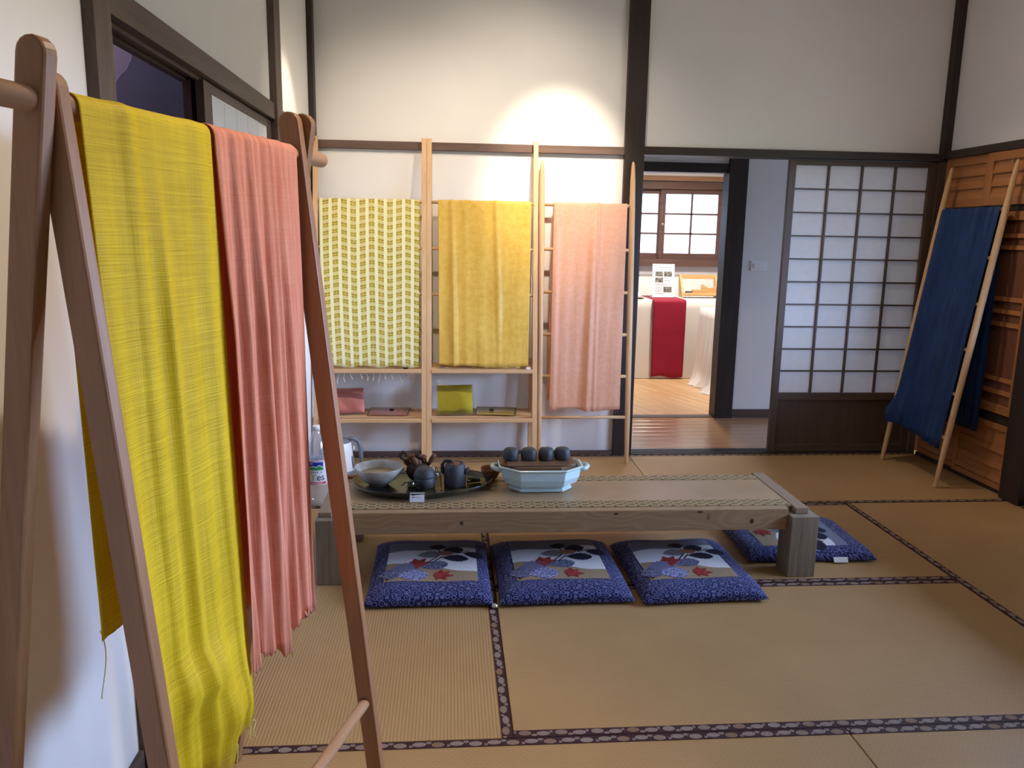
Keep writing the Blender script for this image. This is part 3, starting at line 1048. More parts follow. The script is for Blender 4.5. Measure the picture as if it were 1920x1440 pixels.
wbox('frame_head', -0.36, 2.62, 1.775, 1.845)
wbox('frame_sill', -0.36, 2.62, 1.015, 1.085, ya=-0.05)
wbox('frame_side', -0.36, -0.31, 1.085, 1.775)
wbox('frame_side', 2.57, 2.62, 1.085, 1.775)
for s_, (xa, xb, nx, yy) in enumerate(((-0.31, 0.66, 3, 0.0), (0.64, 1.965, 4, 0.025), (1.925, 2.57, 2, 0.0))):
    sash = empty('sash', (0, yy, 0))
    sash.parent = win
    za, zb = 1.085, 1.775
    for a, b in ((xa, xa + 0.055), (xb - 0.055, xb)):
        wbox('sash_stile', a, b, za, zb, 'window_wood', -0.012, 0.012, sash)
    wbox('sash_rail', xa + 0.055, xb - 0.055, zb - 0.045, zb, 'window_wood', -0.012, 0.012, sash)
    wbox('sash_rail', xa + 0.055, xb - 0.055, za, za + 0.06, 'window_wood', -0.012, 0.012, sash)
    pa, pb, qa, qb = xa + 0.055, xb - 0.055, za + 0.06, zb - 0.045
    for k in range(1, nx):
        x = pa + (pb - pa) * k / nx
        wbox('glazing_bar', x - 0.009, x + 0.009, qa, qb, 'window_wood', -0.008, 0.008, sash, 0)
    for k in range(1, 3):
        z = qa + (qb - qa) * k / 3
        wbox('glazing_bar', pa, pb, z - 0.008, z + 0.008, 'window_wood', -0.008, 0.008, sash, 0)
    for i in range(nx):
        for k in range(3):
            wbox('pane', pa + (pb - pa) * i / nx, pa + (pb - pa) * (i + 1) / nx, qa + (qb - qa) * k / 3, qa + (qb - qa) * (k + 1) / 3, 'glass', -0.001, 0.001, sash, 0)
    if s_ == 2:
        MB().lathe([(0.012, 0), (0.012, 0.006), (0.006, 0.009)], 12).build('lock', 'steel', sash, loc=(xa + 0.03 - 1.13, -0.013, 0.40), rot=(R(90), 0, 0))
struct(box('trim_17', -0.6, 3.1, 3.40, 3.42, 0.93, 1.015, 'grey_tile'))


# ================================================================== OBJECTS
# ------------------------------------------------------------------ draped scarves
def drape(name, mat, parent, x0, x1, front, arc_c, arc_r, back, folds, nu=60, wig=0.0, ragged=None, edge=None, smooth=True, seed=0):
    """front: list (y,z) bottom -> top; arc over a bar at arc_c=(y,z); back: list (y,z) top -> bottom.
    folds(u, t, side) gives the push along the cloth normal (t = 0 at the bar, 1 at the hem)."""
    prof = []
    nf = len(front)
    for i, (y, z) in enumerate(front):
        prof.append((y, z, -1.0, 0.0, 1 - i / (nf - 1), 0))
    for k in range(1, 8):
        a = math.pi - math.pi * k / 8
        prof.append((arc_c[0] + arc_r * math.cos(a), arc_c[1] + arc_r * math.sin(a), math.cos(a), math.sin(a), 0.0, 0))
    nb_ = len(back)
    for i, (y, z) in enumerate(back):
        prof.append((y, z, 1.0, 0.0, i / max(1, nb_ - 1), 1))
    s = [0.0]
    for a, b in zip(prof, prof[1:]):
        s.append(s[-1] + math.hypot(b[0] - a[0], b[1] - a[1]))
    rows, uvs = [], []
    rnd = random.Random(seed)
    ph = [rnd.uniform(0, 6.28) for _ in range(6)]
    for (y, z, ny, nz, t, side), ss in zip(prof, s):
        row, uvr = [], []
        for j in range(nu + 1):
            u = j / nu
            xa, xb = x0, x1
            if edge:
                ea, eb = edge(t, side)
                xa, xb = x0 + ea, x1 + eb
            d = folds(u, t, side)
            w = wig * (0.3 + t) * (math.sin(u * 31 + ph[0] + 2 * t) * 0.5 + math.sin(u * 57 + ph[1] - 3 * t) * 0.3 + math.sin(t * 14 + u * 9 + ph[2]) * 0.3)
            zz = z
            if ragged and t > 0.999:
                zz += ragged(u, side)
            row.append((xa + (xb - xa) * u + w * 0.6, y + ny * (abs(d) + abs(w) * 0.7), zz + nz * d * 0.3))
            uvr.append((u * (x1 - x0), ss))
        rows.append(row)
        uvs.append(uvr)
    return MB().grid(rows, uvs).build(name, mat, parent, smooth=smooth, solid=0.0008)


def ga(u, c, w):
    return math.exp(-((u - c) / w) ** 2)


def lin(a, b, n):
    return [a + (b - a) * i / (n - 1) for i in range(n)]


def threads(name, mat, parent, items, r=0.0007):
    m = MB()
    for path in items:
        m.tube(path, [r * 1.0] * (len(path) - 1) + [r * 1.2], 5)
    o = m.build(name, mat, parent, smooth=True)
    o['kind'] = 'stuff'
    return o


# ------------------------------------------------------------------ clothes rack in the foreground
RK = empty('clothes_rack', (-0.701, -3.588, 0.0), R(-16.06))
tag(RK, 'reddish-brown wooden A-frame clothes rack in the foreground at the left', 'clothes rack')
RH = 1.468


def rack_leg(base_x, y0, y1, w=0.046, top=0.086):
    n = Vector((-base_x, RH)).normalized()        # from base up to the rod
    s = Vector((n.y, -n.x))
    h = w / 2
    tip = Vector((0, RH)) + n * (top - h)
    wb_ = h * 0.82
    b = Vector((base_x, 0)) 
    outl = [b - s * wb_, b + s * wb_, Vector((0, RH)) + s * h]
    for k in range(9):
        a = math.pi * k / 8
        outl.append(tip + s * h * math.cos(a) + n * h * 1.0 * math.sin(a))
    outl.append(Vector((0, RH)) - s * h)
    # keep the foot flat on the floor
    outl[0].y = outl[1].y = 0.0
    return MB().prism([(p.x, p.y) for p in outl], 'y', y0, y1).build('leg', 'rack', RK, bevel=0.004, seg=2)


rack_leg(-0.234, 0.040, 0.064, 0.043, 0.076)
rack_leg(0.147, 0.067, 0.091, 0.043, 0.040)
rack_leg(0.163, 0.735, 0.759)
rack_leg(-0.235, 0.762, 0.786)
MB().tube([(0, -0.12, RH), (0, -0.118, RH), (0, 0.872, RH), (0, 0.880, RH), (0, 0.884, RH)], [0.013, 0.016, 0.016, 0.0145, 0.009], 20).build('rod', 'rack_y', RK, smooth=True)
sx_ = 0.148 * (1 - 0.235 / RH)
MB().tube([(sx_, 0.088, 0.235), (sx_ + 0.012, 0.735, 0.235)], 0.0125, 16).build('stretcher', 'rack_y', RK, smooth=True)


def rack_scarf(name, mat, y0, y1, zf, zb, folds, label, cat, **kw):
    """hung over the rod: drape() works in (x across, y through); here across = rack y, through = -rack x"""
    e = empty(name, (-0.701, -3.588, 0.0), R(-16.06))
    tag(e, label, cat)
    r = 0.0185
    front = [(-r, z) for z in lin(zf, RH, 34)]
    back = [(r, z) for z in lin(RH, zb, 26)]
    o = drape('cloth', mat, e, y0, y1, front, (0, RH), r, back, folds, **kw)
    for v in o.data.vertices:          # swap axes: across -> +y, front -> +x
        x, y, z = v.co
        v.co = (-y, x, z)
    o.data.flip_normals()
    return e


def yf(u, t, side):
    if side:
        return 0.004 + 0.005 * t * ga(u, 0.2, 0.12)
    return (0.006 * ga(u, 0.30, 0.06) + 0.010 * ga(u, 0.47, 0.05) * min(1, t * 4) + 0.016 * t * ga(u, 0.62, 0.10) + 0.010 * ga(u, 0.86, 0.07) * (0.4 + t)
            + 0.030 * ga(t, 0.93, 0.05) * ga(u, 0.66, 0.22) + 0.026 * ga(t, 0.84, 0.035) * ga(u, 0.45, 0.25) + 0.012 * ga(u, 0.06, 0.06) * t)


YS = rack_scarf('yellow_scarf', 'yellow_silk', 0.105, 0.408, 0.365, 0.70, yf,
                'lemon yellow raw-silk scarf hanging over the foreground rack', 'scarf', nu=70, wig=0.003, seed=3,
                edge=lambda t, s: (0.055 * t if not s else 0.010 * t, 0.045 * t if not s else -0.02 * t),
                ragged=lambda u, s: (0.012 * math.sin(u * 9) if not s else 0.0) - (0.02 * ga(u, 0.55, 0.2) if not s else 0) + 0.0)
th = []
rnd = random.Random(5)
for k in range(16):
    u = rnd.choice([rnd.uniform(0.45, 0.98), rnd.uniform(0.6, 0.95)])
    y = 0.105 + 0.345 * u
    L = rnd.uniform(0.02, 0.065)
    c = rnd.uniform(-0.012, 0.012)
    z0_ = 0.362 - 0.02 * ga(u, 0.55, 0.2)
    th.append([(0.026 + c * (i / 5) ** 2, y + c * math.sin(i * 1.1), z0_ + 0.006 - L * i / 5) for i in range(6)])
threads('fringe', 'thread_yellow', YS, th, 0.0008)
threads('loose_thread', 'thread_yellow', YS, [[(-0.028 - 0.004 * math.sin(i * .7), 0.118 + 0.012 * math.sin(i * 0.6), 0.715 - 0.105 * i / 8) for i in range(9)]], 0.0008)


def pf(u, t, side):
    k = 0.35 + 0.65 * min(1, t * 3)
    s = 0.014 * k * (0.5 + 0.5 * math.sin(u * 33 + 1.2 * math.sin(t * 3))) + 0.006 * k * (0.5 + 0.5 * math.sin(u * 71 + 3 * t))
    s += 0.020 * t * ga(u, 0.36, 0.07) + 0.026 * t * ga(u, 0.72, 0.07)
    return s * (1.0 if not side else 0.8) * (1 - 0.8 * ga(u, 1.0, 0.16))


rr_ = random.Random(11)
rag = [rr_.uniform(-1, 1) for _ in range(121)]
PS = rack_scarf('salmon_scarf', 'pink_gauze', 0.412, 0.715, 0.455, 0.55, pf,
                'salmon pink crinkled gauze scarf hanging beside the yellow scarf on the foreground rack', 'scarf', nu=120, wig=0.002, seed=9,
                edge=lambda t, s: (0.03 * t if not s else 0, 0.018 * t if not s else 0),
                ragged=lambda u, s: 0.010 * rag[int(u * 120)] + 0.022 * math.sin(u * 11) + 0.03 * u)


# ------------------------------------------------------------------ ladder shelves along the back wall
def shelf_ladder(xc, w, label):
    e = empty('ladder_shelf', (xc, -0.300, 0.0))
    tag(e, label, 'shelf', 'ladder shelves against the back wall')
    H, lean = 1.822, 0.272
    hw, d = w / 2, 0.018
    for s in (-1, 1):
        xa, xb = s * hw - 0.0135, s * hw + 0.0135
        MB().hexa([(xa, -d, 0), (xb, -d, 0), (xb, d, 0), (xa, d, 0), (xa, lean - d * 0.7, H), (xb, lean - d * 0.7, H), (xb, lean + d * 0.7, H), (xa, lean + d * 0.7, H)]).build('stile', 'ladder', e, bevel=0.002)
        box('rear_leg', s * hw - 0.012, s * hw + 0.012, 0.258, 0.284, 0, 0.60, 'ladder', e, 0.002)
    for z in (1.478, 1.225, 0.975):
        y = lean * z / H
        MB().tube([(-hw, y, z), (hw, y, z)], 0.009, 12).build('rung', 'ladder_x', e, smooth=True)
    iw = hw - 0.0135
    for z in (0.565, 0.292):
        yf_ = lean * z / H
        sh = empty('shelf_board', (0, 0, z))
        sh.parent = e
        box('front_rail', -iw, iw, yf_ - 0.026, yf_ - 0.004, -0.022, 0.0, 'ladder_x', sh, 0.003)
        for s in (-1, 1):
            box('side_rail', s * iw - (0.022 if s > 0 else 0), s * iw + (0.022 if s < 0 else 0), yf_ - 0.004, 0.282, -0.024, -0.004, 'ladder', sh, 0.001)
        n = 5
        ya, yb = yf_ + 0.006, 0.284
        for k in range(n):
            c = ya + (yb - ya) * (k + 0.5) / n
            box('slat', -iw, iw, c - 0.012, c + 0.012, -0.004, 0.004, 'ladder_x', sh, 0.001)
    return e


S1 = shelf_ladder(-0.610, 0.592, 'pale wooden ladder shelf holding the sheer plaid scarf')
S2 = shelf_ladder(0.010, 0.592, 'pale wooden ladder shelf holding the golden silk scarf')


def lean_y(z, lean=0.272, H=1.822):
    return lean * z / H


def ladder_scarf(name, mat, base, rz, lean, H, x0, x1, ztop, zf, zb, folds, label, off=0.013, **kw):
    e = empty(name, base, rz)
    tag(e, label, 'scarf')
    fr_ = [(lean * z / H - off, z) for z in lin(zf, ztop, 40)]
    yt = lean * ztop / H
    bk = [(yt + off * 0.9, z) for z in lin(ztop, zb, 24)]
    drape('cloth', mat, e, x0, x1, fr_, (yt, ztop), off * 0.95, bk, folds, **kw)
    return e


P1 = ladder_scarf('plaid_scarf', 'plaid', (-0.610, -0.300, 0), 0, 0.272, 1.822, -0.275, 0.272, 1.478, 0.578, 0.60,
                  lambda u, t, s: 0.004 * t * ga(u, 0.84, 0.03) + 0.003 * (0.5 + 0.5 * math.sin(u * 12)) * t,
                  'sheer lemon and cream plaid scarf on the ladder shelf nearest the left corner', nu=60, wig=0.001, seed=2,
                  edge=lambda t, s: (0.030 * t * t if not s else 0.0, -0.006 * t if not s else 0.0),
                  ragged=lambda u, s: 0.006 * math.sin(u * 19))
th = []
rnd = random.Random(8)
for k in range(12):
    x = -0.18 + 0.42 * k / 11 + rnd.uniform(-0.008, 0.008)
    L = rnd.uniform(0.05, 0.085)
    th.append([(x + 0.006 * math.sin(i * 0.9 + k), 0.115 + 0.002 * i, 0.575 - L * i / 6 - 0.02) for i in range(7)])
m = MB()
for p in th:
    m.tube(p, [0.0016, 0.0014, 0.0014, 0.0015, 0.0020, 0.0038, 0.0024], 6)
m.build('fringe', 'thread_cream', P1, smooth=True)['kind'] = 'stuff'

P2 = ladder_scarf('golden_scarf', 'gold_silk', (0.010, -0.300, 0), 0, 0.272, 1.822, -0.248, 0.272, 1.478, 0.580, 0.62,
                  lambda u, t, s: (0.018 * ga(u, 0.15 + 0.02 * t, 0.028) * (0.7 + 0.5 * t) + 0.016 * ga(u, 0.62 + 0.06 * t, 0.03) * (1 - 0.75 * t) + 0.006 * ga(u, 0.30, 0.04)
                                   + 0.004 * (0.5 + 0.5 * math.sin(u * 27 + 5 * t)) + 0.010 * t * ga(u, 0.48, 0.05)),
                  'golden yellow silk scarf on the middle ladder shelf', nu=90, wig=0.0022, seed=4,
                  edge=lambda t, s: (0.008 * t, -0.014 * t), ragged=lambda u, s: 0.006 * math.sin(u * 7) + 0.012 * ga(u, 0.0, 0.08))
rnd = random.Random(18)
m = MB()
for k in range(14):
    x = -0.20 + 0.46 * rnd.random()
    L = rnd.uniform(0.03, 0.07)
    m.tube([(x + 0.01 * math.sin(i + k), 0.060 - 0.004 * i, 0.5795 + 0.0015 * math.sin(i)) if k % 2 else (x + 0.004 * math.sin(i + k), 0.115, 0.557 - L * i / 5) for i in range(6)], 0.0008, 5)
m.build('fringe', 'thread_yellow', P2, smooth=True)['kind'] = 'stuff'


# ------------------------------------------------------------------ round-pole ladders
def pole_ladder(loc, rz, w, lean, label, H=1.724):
    e = empty('pole_ladder', loc, rz)
    tag(e, label, 'ladder', 'round-pole display ladders')
    hw = w / 2
    for s in (-1, 1):
        zs = [0, 0.004, 0.25, 0.9, 1.45, 1.62, 1.70, 1.718, H]
        rs = [0.010, 0.0115, 0.0155, 0.0175, 0.0170, 0.0145, 0.0105, 0.007, 0.003]
        MB().tube([(s * hw, lean * z / H, z) for z in zs], rs, 16).build('pole', 'ladder', e, smooth=True)
    for z in (1.478, 1.230, 0.990, 0.750, 0.510, 0.272):
        y = lean * z / H
        MB().tube([(-hw, y, z), (hw, y, z)], 0.0095, 12).build('rung', 'ladder_x', e, smooth=True)
    return e


L3X, L3W, L3L = 0.604, 0.518, 0.155
pole_ladder((L3X, -0.182, 0), 0, L3W, L3L, 'round-pole wooden ladder with the peach scarf beside the dark post')
P3 = ladder_scarf('peach_scarf', 'peach_silk', (L3X, -0.182, 0), 0, L3L, 1.724, -0.192, 0.228, 1.478, 0.315, 0.36,
                  lambda u, t, s: (0.022 * ga(u, 0.55 - 0.03 * t, 0.05) * (0.4 + t) + 0.012 * ga(u, 0.62, 0.02) + 0.006 * ga(u, 0.2, 0.06) * t + 0.010 * ga(u, 0.05, 0.04)
                                   + 0.003 * (0.5 + 0.5 * math.sin(u * 33 + 4 * t))),
                  'peach pink silk scarf on the pole ladder beside the dark post', nu=80, wig=0.0018, seed=6,
                  edge=lambda t, s: (-0.012 * t, -0.020 * t), ragged=lambda u, s: 0.006 * math.sin(u * 8) + (0.012 * ga(u, 0.3, 0.2) if not s else -0.01))
rnd = random.Random(21)
m = MB()
for k in range(30):
    x = -0.20 + 0.40 * k / 29
    m.tube([(x + 0.002 * math.sin(i + k), 0.016 + 0.001 * i, 0.318 - rnd.uniform(0.012, 0.03) * i / 3) for i in range(4)], 0.0006, 4)
m.build('fringe', 'thread_pink', P3, smooth=True)['kind'] = 'stuff'

BLX, BLW, BLL = 2.446, 0.540, 0.236
pole_ladder((BLX, -0.410, 0), R(-90), BLW, BLL, 'round-pole wooden ladder leaning on the cedar cupboard under the indigo scarf')
P4 = ladder_scarf('indigo_scarf', 'indigo_silk', (BLX, -0.410, 0), R(-90), BLL, 1.724, -0.246, 0.249, 1.478, 0.235, 0.30,
                  lambda u, t, s: (0.022 * ga(u, 0.10, 0.05) * (0.6 + t) + 0.014 * ga(u, 0.62 + 0.10 * t, 0.035) + 0.016 * ga(u, 0.84, 0.03) + 0.010 * ga(u, 0.95, 0.02)
                                   + 0.004 * (0.5 + 0.5 * math.sin(u * 21)) + 0.05 * ga(t, 0.94, 0.06) * ga(u, 0.0, 0.18)),
                  'indigo blue silk scarf on the ladder at the cedar cupboard', nu=80, wig=0.0016, seed=12,
                  edge=lambda t, s: (0.0 - 0.01 * ga(t, 0.95, 0.05), -0.006 * t), ragged=lambda u, s: 0.055 * (0.5 - u) if not s else 0.0)


# ------------------------------------------------------------------ packets and tags on the shelves
def packet(name, mat, w, h, loc, tilt, rz, label, sleeve=True, thick=0.010, group='packed scarves on the ladder shelves'):
    e = empty(name, loc, rz)
    tag(e, label, 'packet', group)
    nx, ny = 14, 12
    rows, uvs = [], []

    def P(i, j, sgn, grow=0.0, th=thick):
        u, v = i / nx * 2 - 1, j / ny * 2 - 1
        b = max(0.0, (1 - abs(u) ** 3) * (1 - abs(v) ** 3)) ** 0.5
        x = (w / 2 + grow) * u
        y = (h + 2 * grow) * (v + 1) / 2 - grow
        zz = sgn * (th * 0.5 * b + 0.0006) + 0.002 * math.sin(5 * u + 2 * v) * b
        return (x, y * math.cos(tilt) - zz * math.sin(tilt), y * math.sin(tilt) + zz * math.cos(tilt))
    for nm, mt, gr, tt in (('folded_cloth', mat, 0.0, thick),) + ((('plastic_sleeve', 'plastic', 0.008, thick + 0.006),) if sleeve else ()):
        m_ = MB()
        for sg in (1, -1):
            rows = [[P(i, j, sg, gr, tt) for i in range(nx + 1)] for j in range(ny + 1)]
            uvs = [[(i / nx * w, j / ny * h) for i in range(nx + 1)] for j in range(ny + 1)]
            m_.grid(rows, uvs)
        m_.build(nm, mt, e, smooth=True)
    return e


packet('pink_packet', 'pink_pack', 0.17, 0.150, (-0.735, -0.192, 0.306), R(58), R(8), 'pink folded scarf in a clear sleeve propped up on the left lower shelf')
packet('sheer_packet', 'sheer_pack', 0.215, 0.17, (-0.520, -0.235, 0.3045), R(2), R(-3), 'flat sheer pink folded scarf lying on the lower shelf under the plaid scarf', thick=0.008)
packet('yellow_packet', 'yellow_pack', 0.200, 0.170, (-0.140, -0.222, 0.306), R(66), R(3), 'bright yellow folded scarf in a clear sleeve propped on the middle lower shelf')
packet('striped_packet', 'stripe_pack', 0.215, 0.18, (0.085, -0.232, 0.3045), R(2), R(-6), 'flat olive striped folded scarf lying beside the bright yellow packet', thick=0.008)


def tag_piece(loc, rz, label, mat='black', w=0.026, d=0.012):
    m_ = MB().prism([(w / 2 * math.copysign(abs(math.cos(a)) ** 0.5, math.cos(a)), d / 2 * math.copysign(abs(math.sin(a)) ** 0.5, math.sin(a))) for a in [2 * math.pi * k / 16 for k in range(16)]], 'z', 0, 0.007)
    o = m_.build('price_tag', mat, None, loc=loc, rot=(R(18), 0, rz))
    tag(o, label, 'tag', 'small price tags on the shelves')
    return o


tag_piece((-0.415, -0.230, 0.568), 0.1, 'small black tag under the hem of the plaid scarf')
tag_piece((0.268, -0.228, 0.568), 0.3, 'small white tag at the corner of the golden scarf', 'white_plastic')
tag_piece((-0.500, -0.160, 0.3155), 0.0, 'small black tag on the flat sheer pink packet')
tag_piece((0.068, -0.165, 0.3155), 0.05, 'small black tag on the flat striped packet')

# ------------------------------------------------------------------ low table
TB = empty('low_table', (0.300, -1.500, 0.0))
tag(TB, 'long low pine table with a woven rush top and grey weathered legs', 'table')


def tb(name, x0, x1, y0, y1, z0, z1, mat, parent=TB, bevel=0.003):
    return box(name, x0 - 0.300, x1 - 0.300, y0 + 1.500, y1 + 1.500, z0, z1, mat, parent, bevel)


tb('leg', -0.668, -0.545, -1.772, -1.660, 0, 0.256, 'old_leg')
tb('leg', 1.156, 1.266, -1.772, -1.660, 0, 0.249, 'old_leg')
tb('leg', -0.668, -0.545, -1.345, -1.240, 0, 0.249, 'old_leg')
tb('leg', 1.140, 1.232, -1.345, -1.240, 0, 0.249, 'old_leg')
RL = tb('front_rail', -0.544, 1.155, -1.738, -1.700, 0.186, 0.272, 'pine')
tb('back_rail', -0.544, 1.139, -1.305, -1.268, 0.186, 0.268, 'pine')
tb('end_board', 1.184, 1.238, -1.737, -1.266, 0.2495, 0.274, 'old_board')
tb('end_board', -0.662, -0.612, -1.737, -1.266, 0.2565, 0.276, 'old_board')
tb('under_board', -0.610, 1.182, -1.699, -1.306, 0.236, 0.252, 'pine')
tb('under_beam', 0.02, 0.07, -1.699, -1.306, 0.180, 0.236, 'pine')
MT = tb('rush_top', -0.610, 1.182, -1.698, -1.307, 0.2525, 0.2725, 'goza', bevel=0.002)
for y0, y1 in ((-1.698, -1.628), (-1.362, -1.307)):
    cy = (-1.698 - 1.307) / 2
    MB().box(-0.894, 0.894, y0 - cy + 0.001, y1 - cy - 0.001, 0.0195, 0.0222).build('woven_border', 'goza_band', MT)
for x, z, rx, rz_ in ((1.010, 0.222, 0.008, 0.010), (-0.125, 0.228, 0.007, 0.008), (0.800, 0.262, 0.012, 0.005), (0.470, 0.258, 0.010, 0.005)):
    MB().lathe([(1, 0), (0.9, 0.0006)], 14, sx=rx, sy=rz_).build('knot', 'knot', RL, loc=(x - 0.3055, -0.0191, z - 0.186), rot=(R(90), 0, 0))
text_mesh('stamp', 'HS', 0.020, 'knot', RL, (0.828 - 0.3055, -0.0192, 0.242 - 0.186), (R(90), R(90), 0), 0.0002)


# ------------------------------------------------------------------ floor cushions
def cushion_top(x, y, w, d, h=0.062):
    u, v = 2 * x / w, 2 * y / d
    a = max(0.0, 1 - abs(u) ** 5)
    b = max(0.0, 1 - abs(v) ** 5)
    return 0.012 + (h - 0.012) * (a ** 0.42) * (b ** 0.42)


def leaf(cx, cy, ln, wd, ang, maple=False, seed=0):
    """outline of a printed leaf: a lobed maple-like one, or a pointed ovate one with a toothed margin"""
    r_ = random.Random(seed)
    pts = []
    if maple:
        tips = ((0, 1.25), (48, 1.08), (100, 0.98), (150, 0.72), (210, 0.72), (260, 0.98), (312, 1.08))
        for k, (deg, rad) in enumerate(tips):
            nxt = tips[(k + 1) % len(tips)][0] + (360 if k == len(tips) - 1 else 0)
            mid = (deg + nxt) / 2
            for dd, rr2 in ((deg - 7, rad * 0.86), (deg, rad), (deg + 7, rad * 0.86), (mid, 0.62 + r_.uniform(-0.03, 0.03))):
                a = R(dd)
                pts.append((ln / 2 * rr2 * math.cos(a), wd / 2 * rr2 * math.sin(a)))
    else:
        n = 12
        for sgn in (1, -1):
            for k in range(n):
                t = k / n if sgn > 0 else 1 - k / n
                w = math.sin(math.pi * t ** 0.8) ** 0.8 * (1.0 + (0.10 if k % 2 else -0.03))
                pts.append((ln * (0.56 - 1.1 * t), sgn * wd / 2 * w))
    ca, sa = math.cos(ang), math.sin(ang)
    return [(cx + x * ca - y * sa, cy + x * sa + y * ca) for x, y in pts]


PRINT_MATS = ['p_white', 'p_grey', 'p_tan', 'p_navy', 'p_red', 'p_lgrey', 'p_blue', 'p_purple', 'p_dots', 'p_brown']


def cushion(loc, rz, w, d, pw, pd, pc, label, care=False, seed=0):
    e = empty('floor_cushion', loc, rz)
    tag(e, label, 'cushion', 'blue floor cushions around the low table')
    n = 40
    rs = random.Random(seed)
    ph = rs.uniform(0, 6)
    m_ = MB()

    def XY(i, j):
        u, v = i / n * 2 - 1, j / n * 2 - 1
        # crowd points to the edges
        u = math.sin(u * math.pi / 2) * 0.6 + u * 0.4
        v = math.sin(v * math.pi / 2) * 0.6 + v * 0.4
        pin = 1 - 0.018 * (1 - abs(v) ** 2) * 0 - 0.02 * (1 - v * v) * (abs(u) > 0.98)
        x = w / 2 * u * (0.975 + 0.025 * v * v)
        y = d / 2 * v * (0.975 + 0.025 * u * u)
        return x, y
    rows_t, rows_b = [], []
    for j in range(n + 1):
        rt, rb = [], []
        for i in range(n + 1):
            x, y = XY(i, j)
            z = cushion_top(x, y, w, d)
            z += 0.0025 * math.sin(9 * x / w + ph) * math.sin(7 * y / d + ph) * min(1, max(0, z - 0.02) * 40)
            edge = (i in (0, n)) or (j in (0, n))
            rt.append((x, y, 0.014 if edge else z))
            u, v = 2 * x / w, 2 * y / d
            k = max(0.0, (1 - abs(u) ** 8) * (1 - abs(v) ** 8))
            rb.append((x, y, 0.014 if edge else 0.014 - 0.0135 * k ** 0.5))
        rows_t.append(rt)
        rows_b.append(rb)
    m_.grid(rows_t)
    m_.grid(rows_b)
    o = m_.build('cover', 'cushion', e, smooth=True)
    bm = bmesh.new()
    bm.from_mesh(o.data)
    bmesh.ops.remove_doubles(bm, verts=bm.verts, dist=0.00002)
    bmesh.ops.recalc_face_normals(bm, faces=bm.faces)
    bm.to_mesh(o.data)
    bm.free()

    def TZ(x, y, lift):
        return cushion_top(x, y, w, d) + 0.0025 * math.sin(9 * x / w + ph) * math.sin(7 * y / d + ph) + lift

    def pxy(u, v):
        return pc[0] + (u - 0.5) * pw, pc[1] + (v - 0.5) * pd
    # printed panel: tan ground, white field and blue-grey sky as strips, leaves laid over
    pm = MB()

    def white_lo(u):
        return 0.44 - 0.22 * (3 * u * u - 2 * u ** 3) + 0.012 * math.sin(u * 14)

    def white_hi(u):
        return 0.74 + 0.10 * u + 0.025 * math.sin(u * 9)
    N = 24
    for k in range(N):
        ua, ub = k / N, (k + 1) / N
        for lo, hi, mi in ((lambda q: 0.0, white_lo, 2), (white_lo, white_hi, 0), (white_hi, lambda q: 1.0, 1)):
            S = 5
            for s in range(S):
                pts = []
                for uu, tt in ((ua, s / S), (ub, s / S), (ub, (s + 1) / S), (ua, (s + 1) / S)):
                    v = lo(uu) + (hi(uu) - lo(uu)) * tt
                    x, y = pxy(uu, v)
                    pts.append((x, y, TZ(x, y, 0.0012)))
                b = len(pm.v)
                pm.v += pts
                pm.quad(b, b + 1, b + 2, b + 3, mi=mi)
    def poly(pts2, mi, lift):
        cx = sum(p[0] for p in pts2) / len(pts2)
        cy = sum(p[1] for p in pts2) / len(pts2)
        b = len(pm.v)
        x, y = pxy(cx, cy)
        pm.v.append((x, y, TZ(x, y, lift)))
        for p in pts2:
            x, y = pxy(*p)
            pm.v.append((x, y, TZ(x, y, lift)))
        n_ = len(pts2)
        for k in range(n_):
            pm.quad(b, b + 1 + k, b + 1 + (k + 1) % n_, mi=mi)
    L = [(0.20, 0.30, 0.26, 0.22, 0.2, 7), (0.055, 0.17, 0.20, 0.20, 0.0, 8), (0.30, 0.13, 0.26, 0.20, 0.1, 6), (0.60, 0.135, 0.20, 0.20, -0.2, 4),
         (0.34, 0.42, 0.25, 0.24, 0.1, 4), (0.53, 0.36, 0.24, 0.16, 0.25, 8), (0.46, 0.64, 0.20, 0.15, 0.1, 5), (0.63, 0.66, 0.18, 0.10, 0.1, 9),
         (0.55, 0.85, 0.15, 0.12, 0.0, 3), (0.735, 0.76, 0.19, 0.14, 0.15, 3), (0.76, 0.54, 0.23, 0.14, -0.05, 3), (0.97, 0.66, 0.18, 0.13, -0.1, 3)]
    for a, b in (((0.46, 0.44), (0.63, 0.68)), ((0.55, 0.83), (0.60, 0.66)), ((0.76, 0.66), (0.92, 0.74)), ((0.50, 0.42), (0.62, 0.58))):
        dx, dy = b[0] - a[0], b[1] - a[1]
        q = math.hypot(dx, dy)
        nx_, ny_ = -dy / q * 0.008, dx / q * 0.008
        poly([(a[0] + nx_, a[1] + ny_), (a[0] - nx_, a[1] - ny_), (b[0] - nx_, b[1] - ny_), (b[0] + nx_, b[1] + ny_)], 3, 0.0024)
    for k, (cx, cy, ln, wd, an, mi) in enumerate(L):
        poly(leaf(cx, cy, ln * 1.18, wd * 1.18, an, mi == 4, k), mi, 0.0022 + 0.0002 * (k % 4))
    poly([(0.02, 0.03), (0.05, 0.03), (0.05, 0.05), (0.035, 0.05), (0.035, 0.10), (0.02, 0.10)], 3, 0.002)
    pm.build('printed_panel', PRINT_MATS, e, smooth=False)
    if care:
        MB().box(-0.004, 0.004, -0.030, 0.030, 0, 0.02).build('care_tag', 'white_plastic', e, loc=(-w * 0.0 + care[0], care[1], 0.006))
    return e


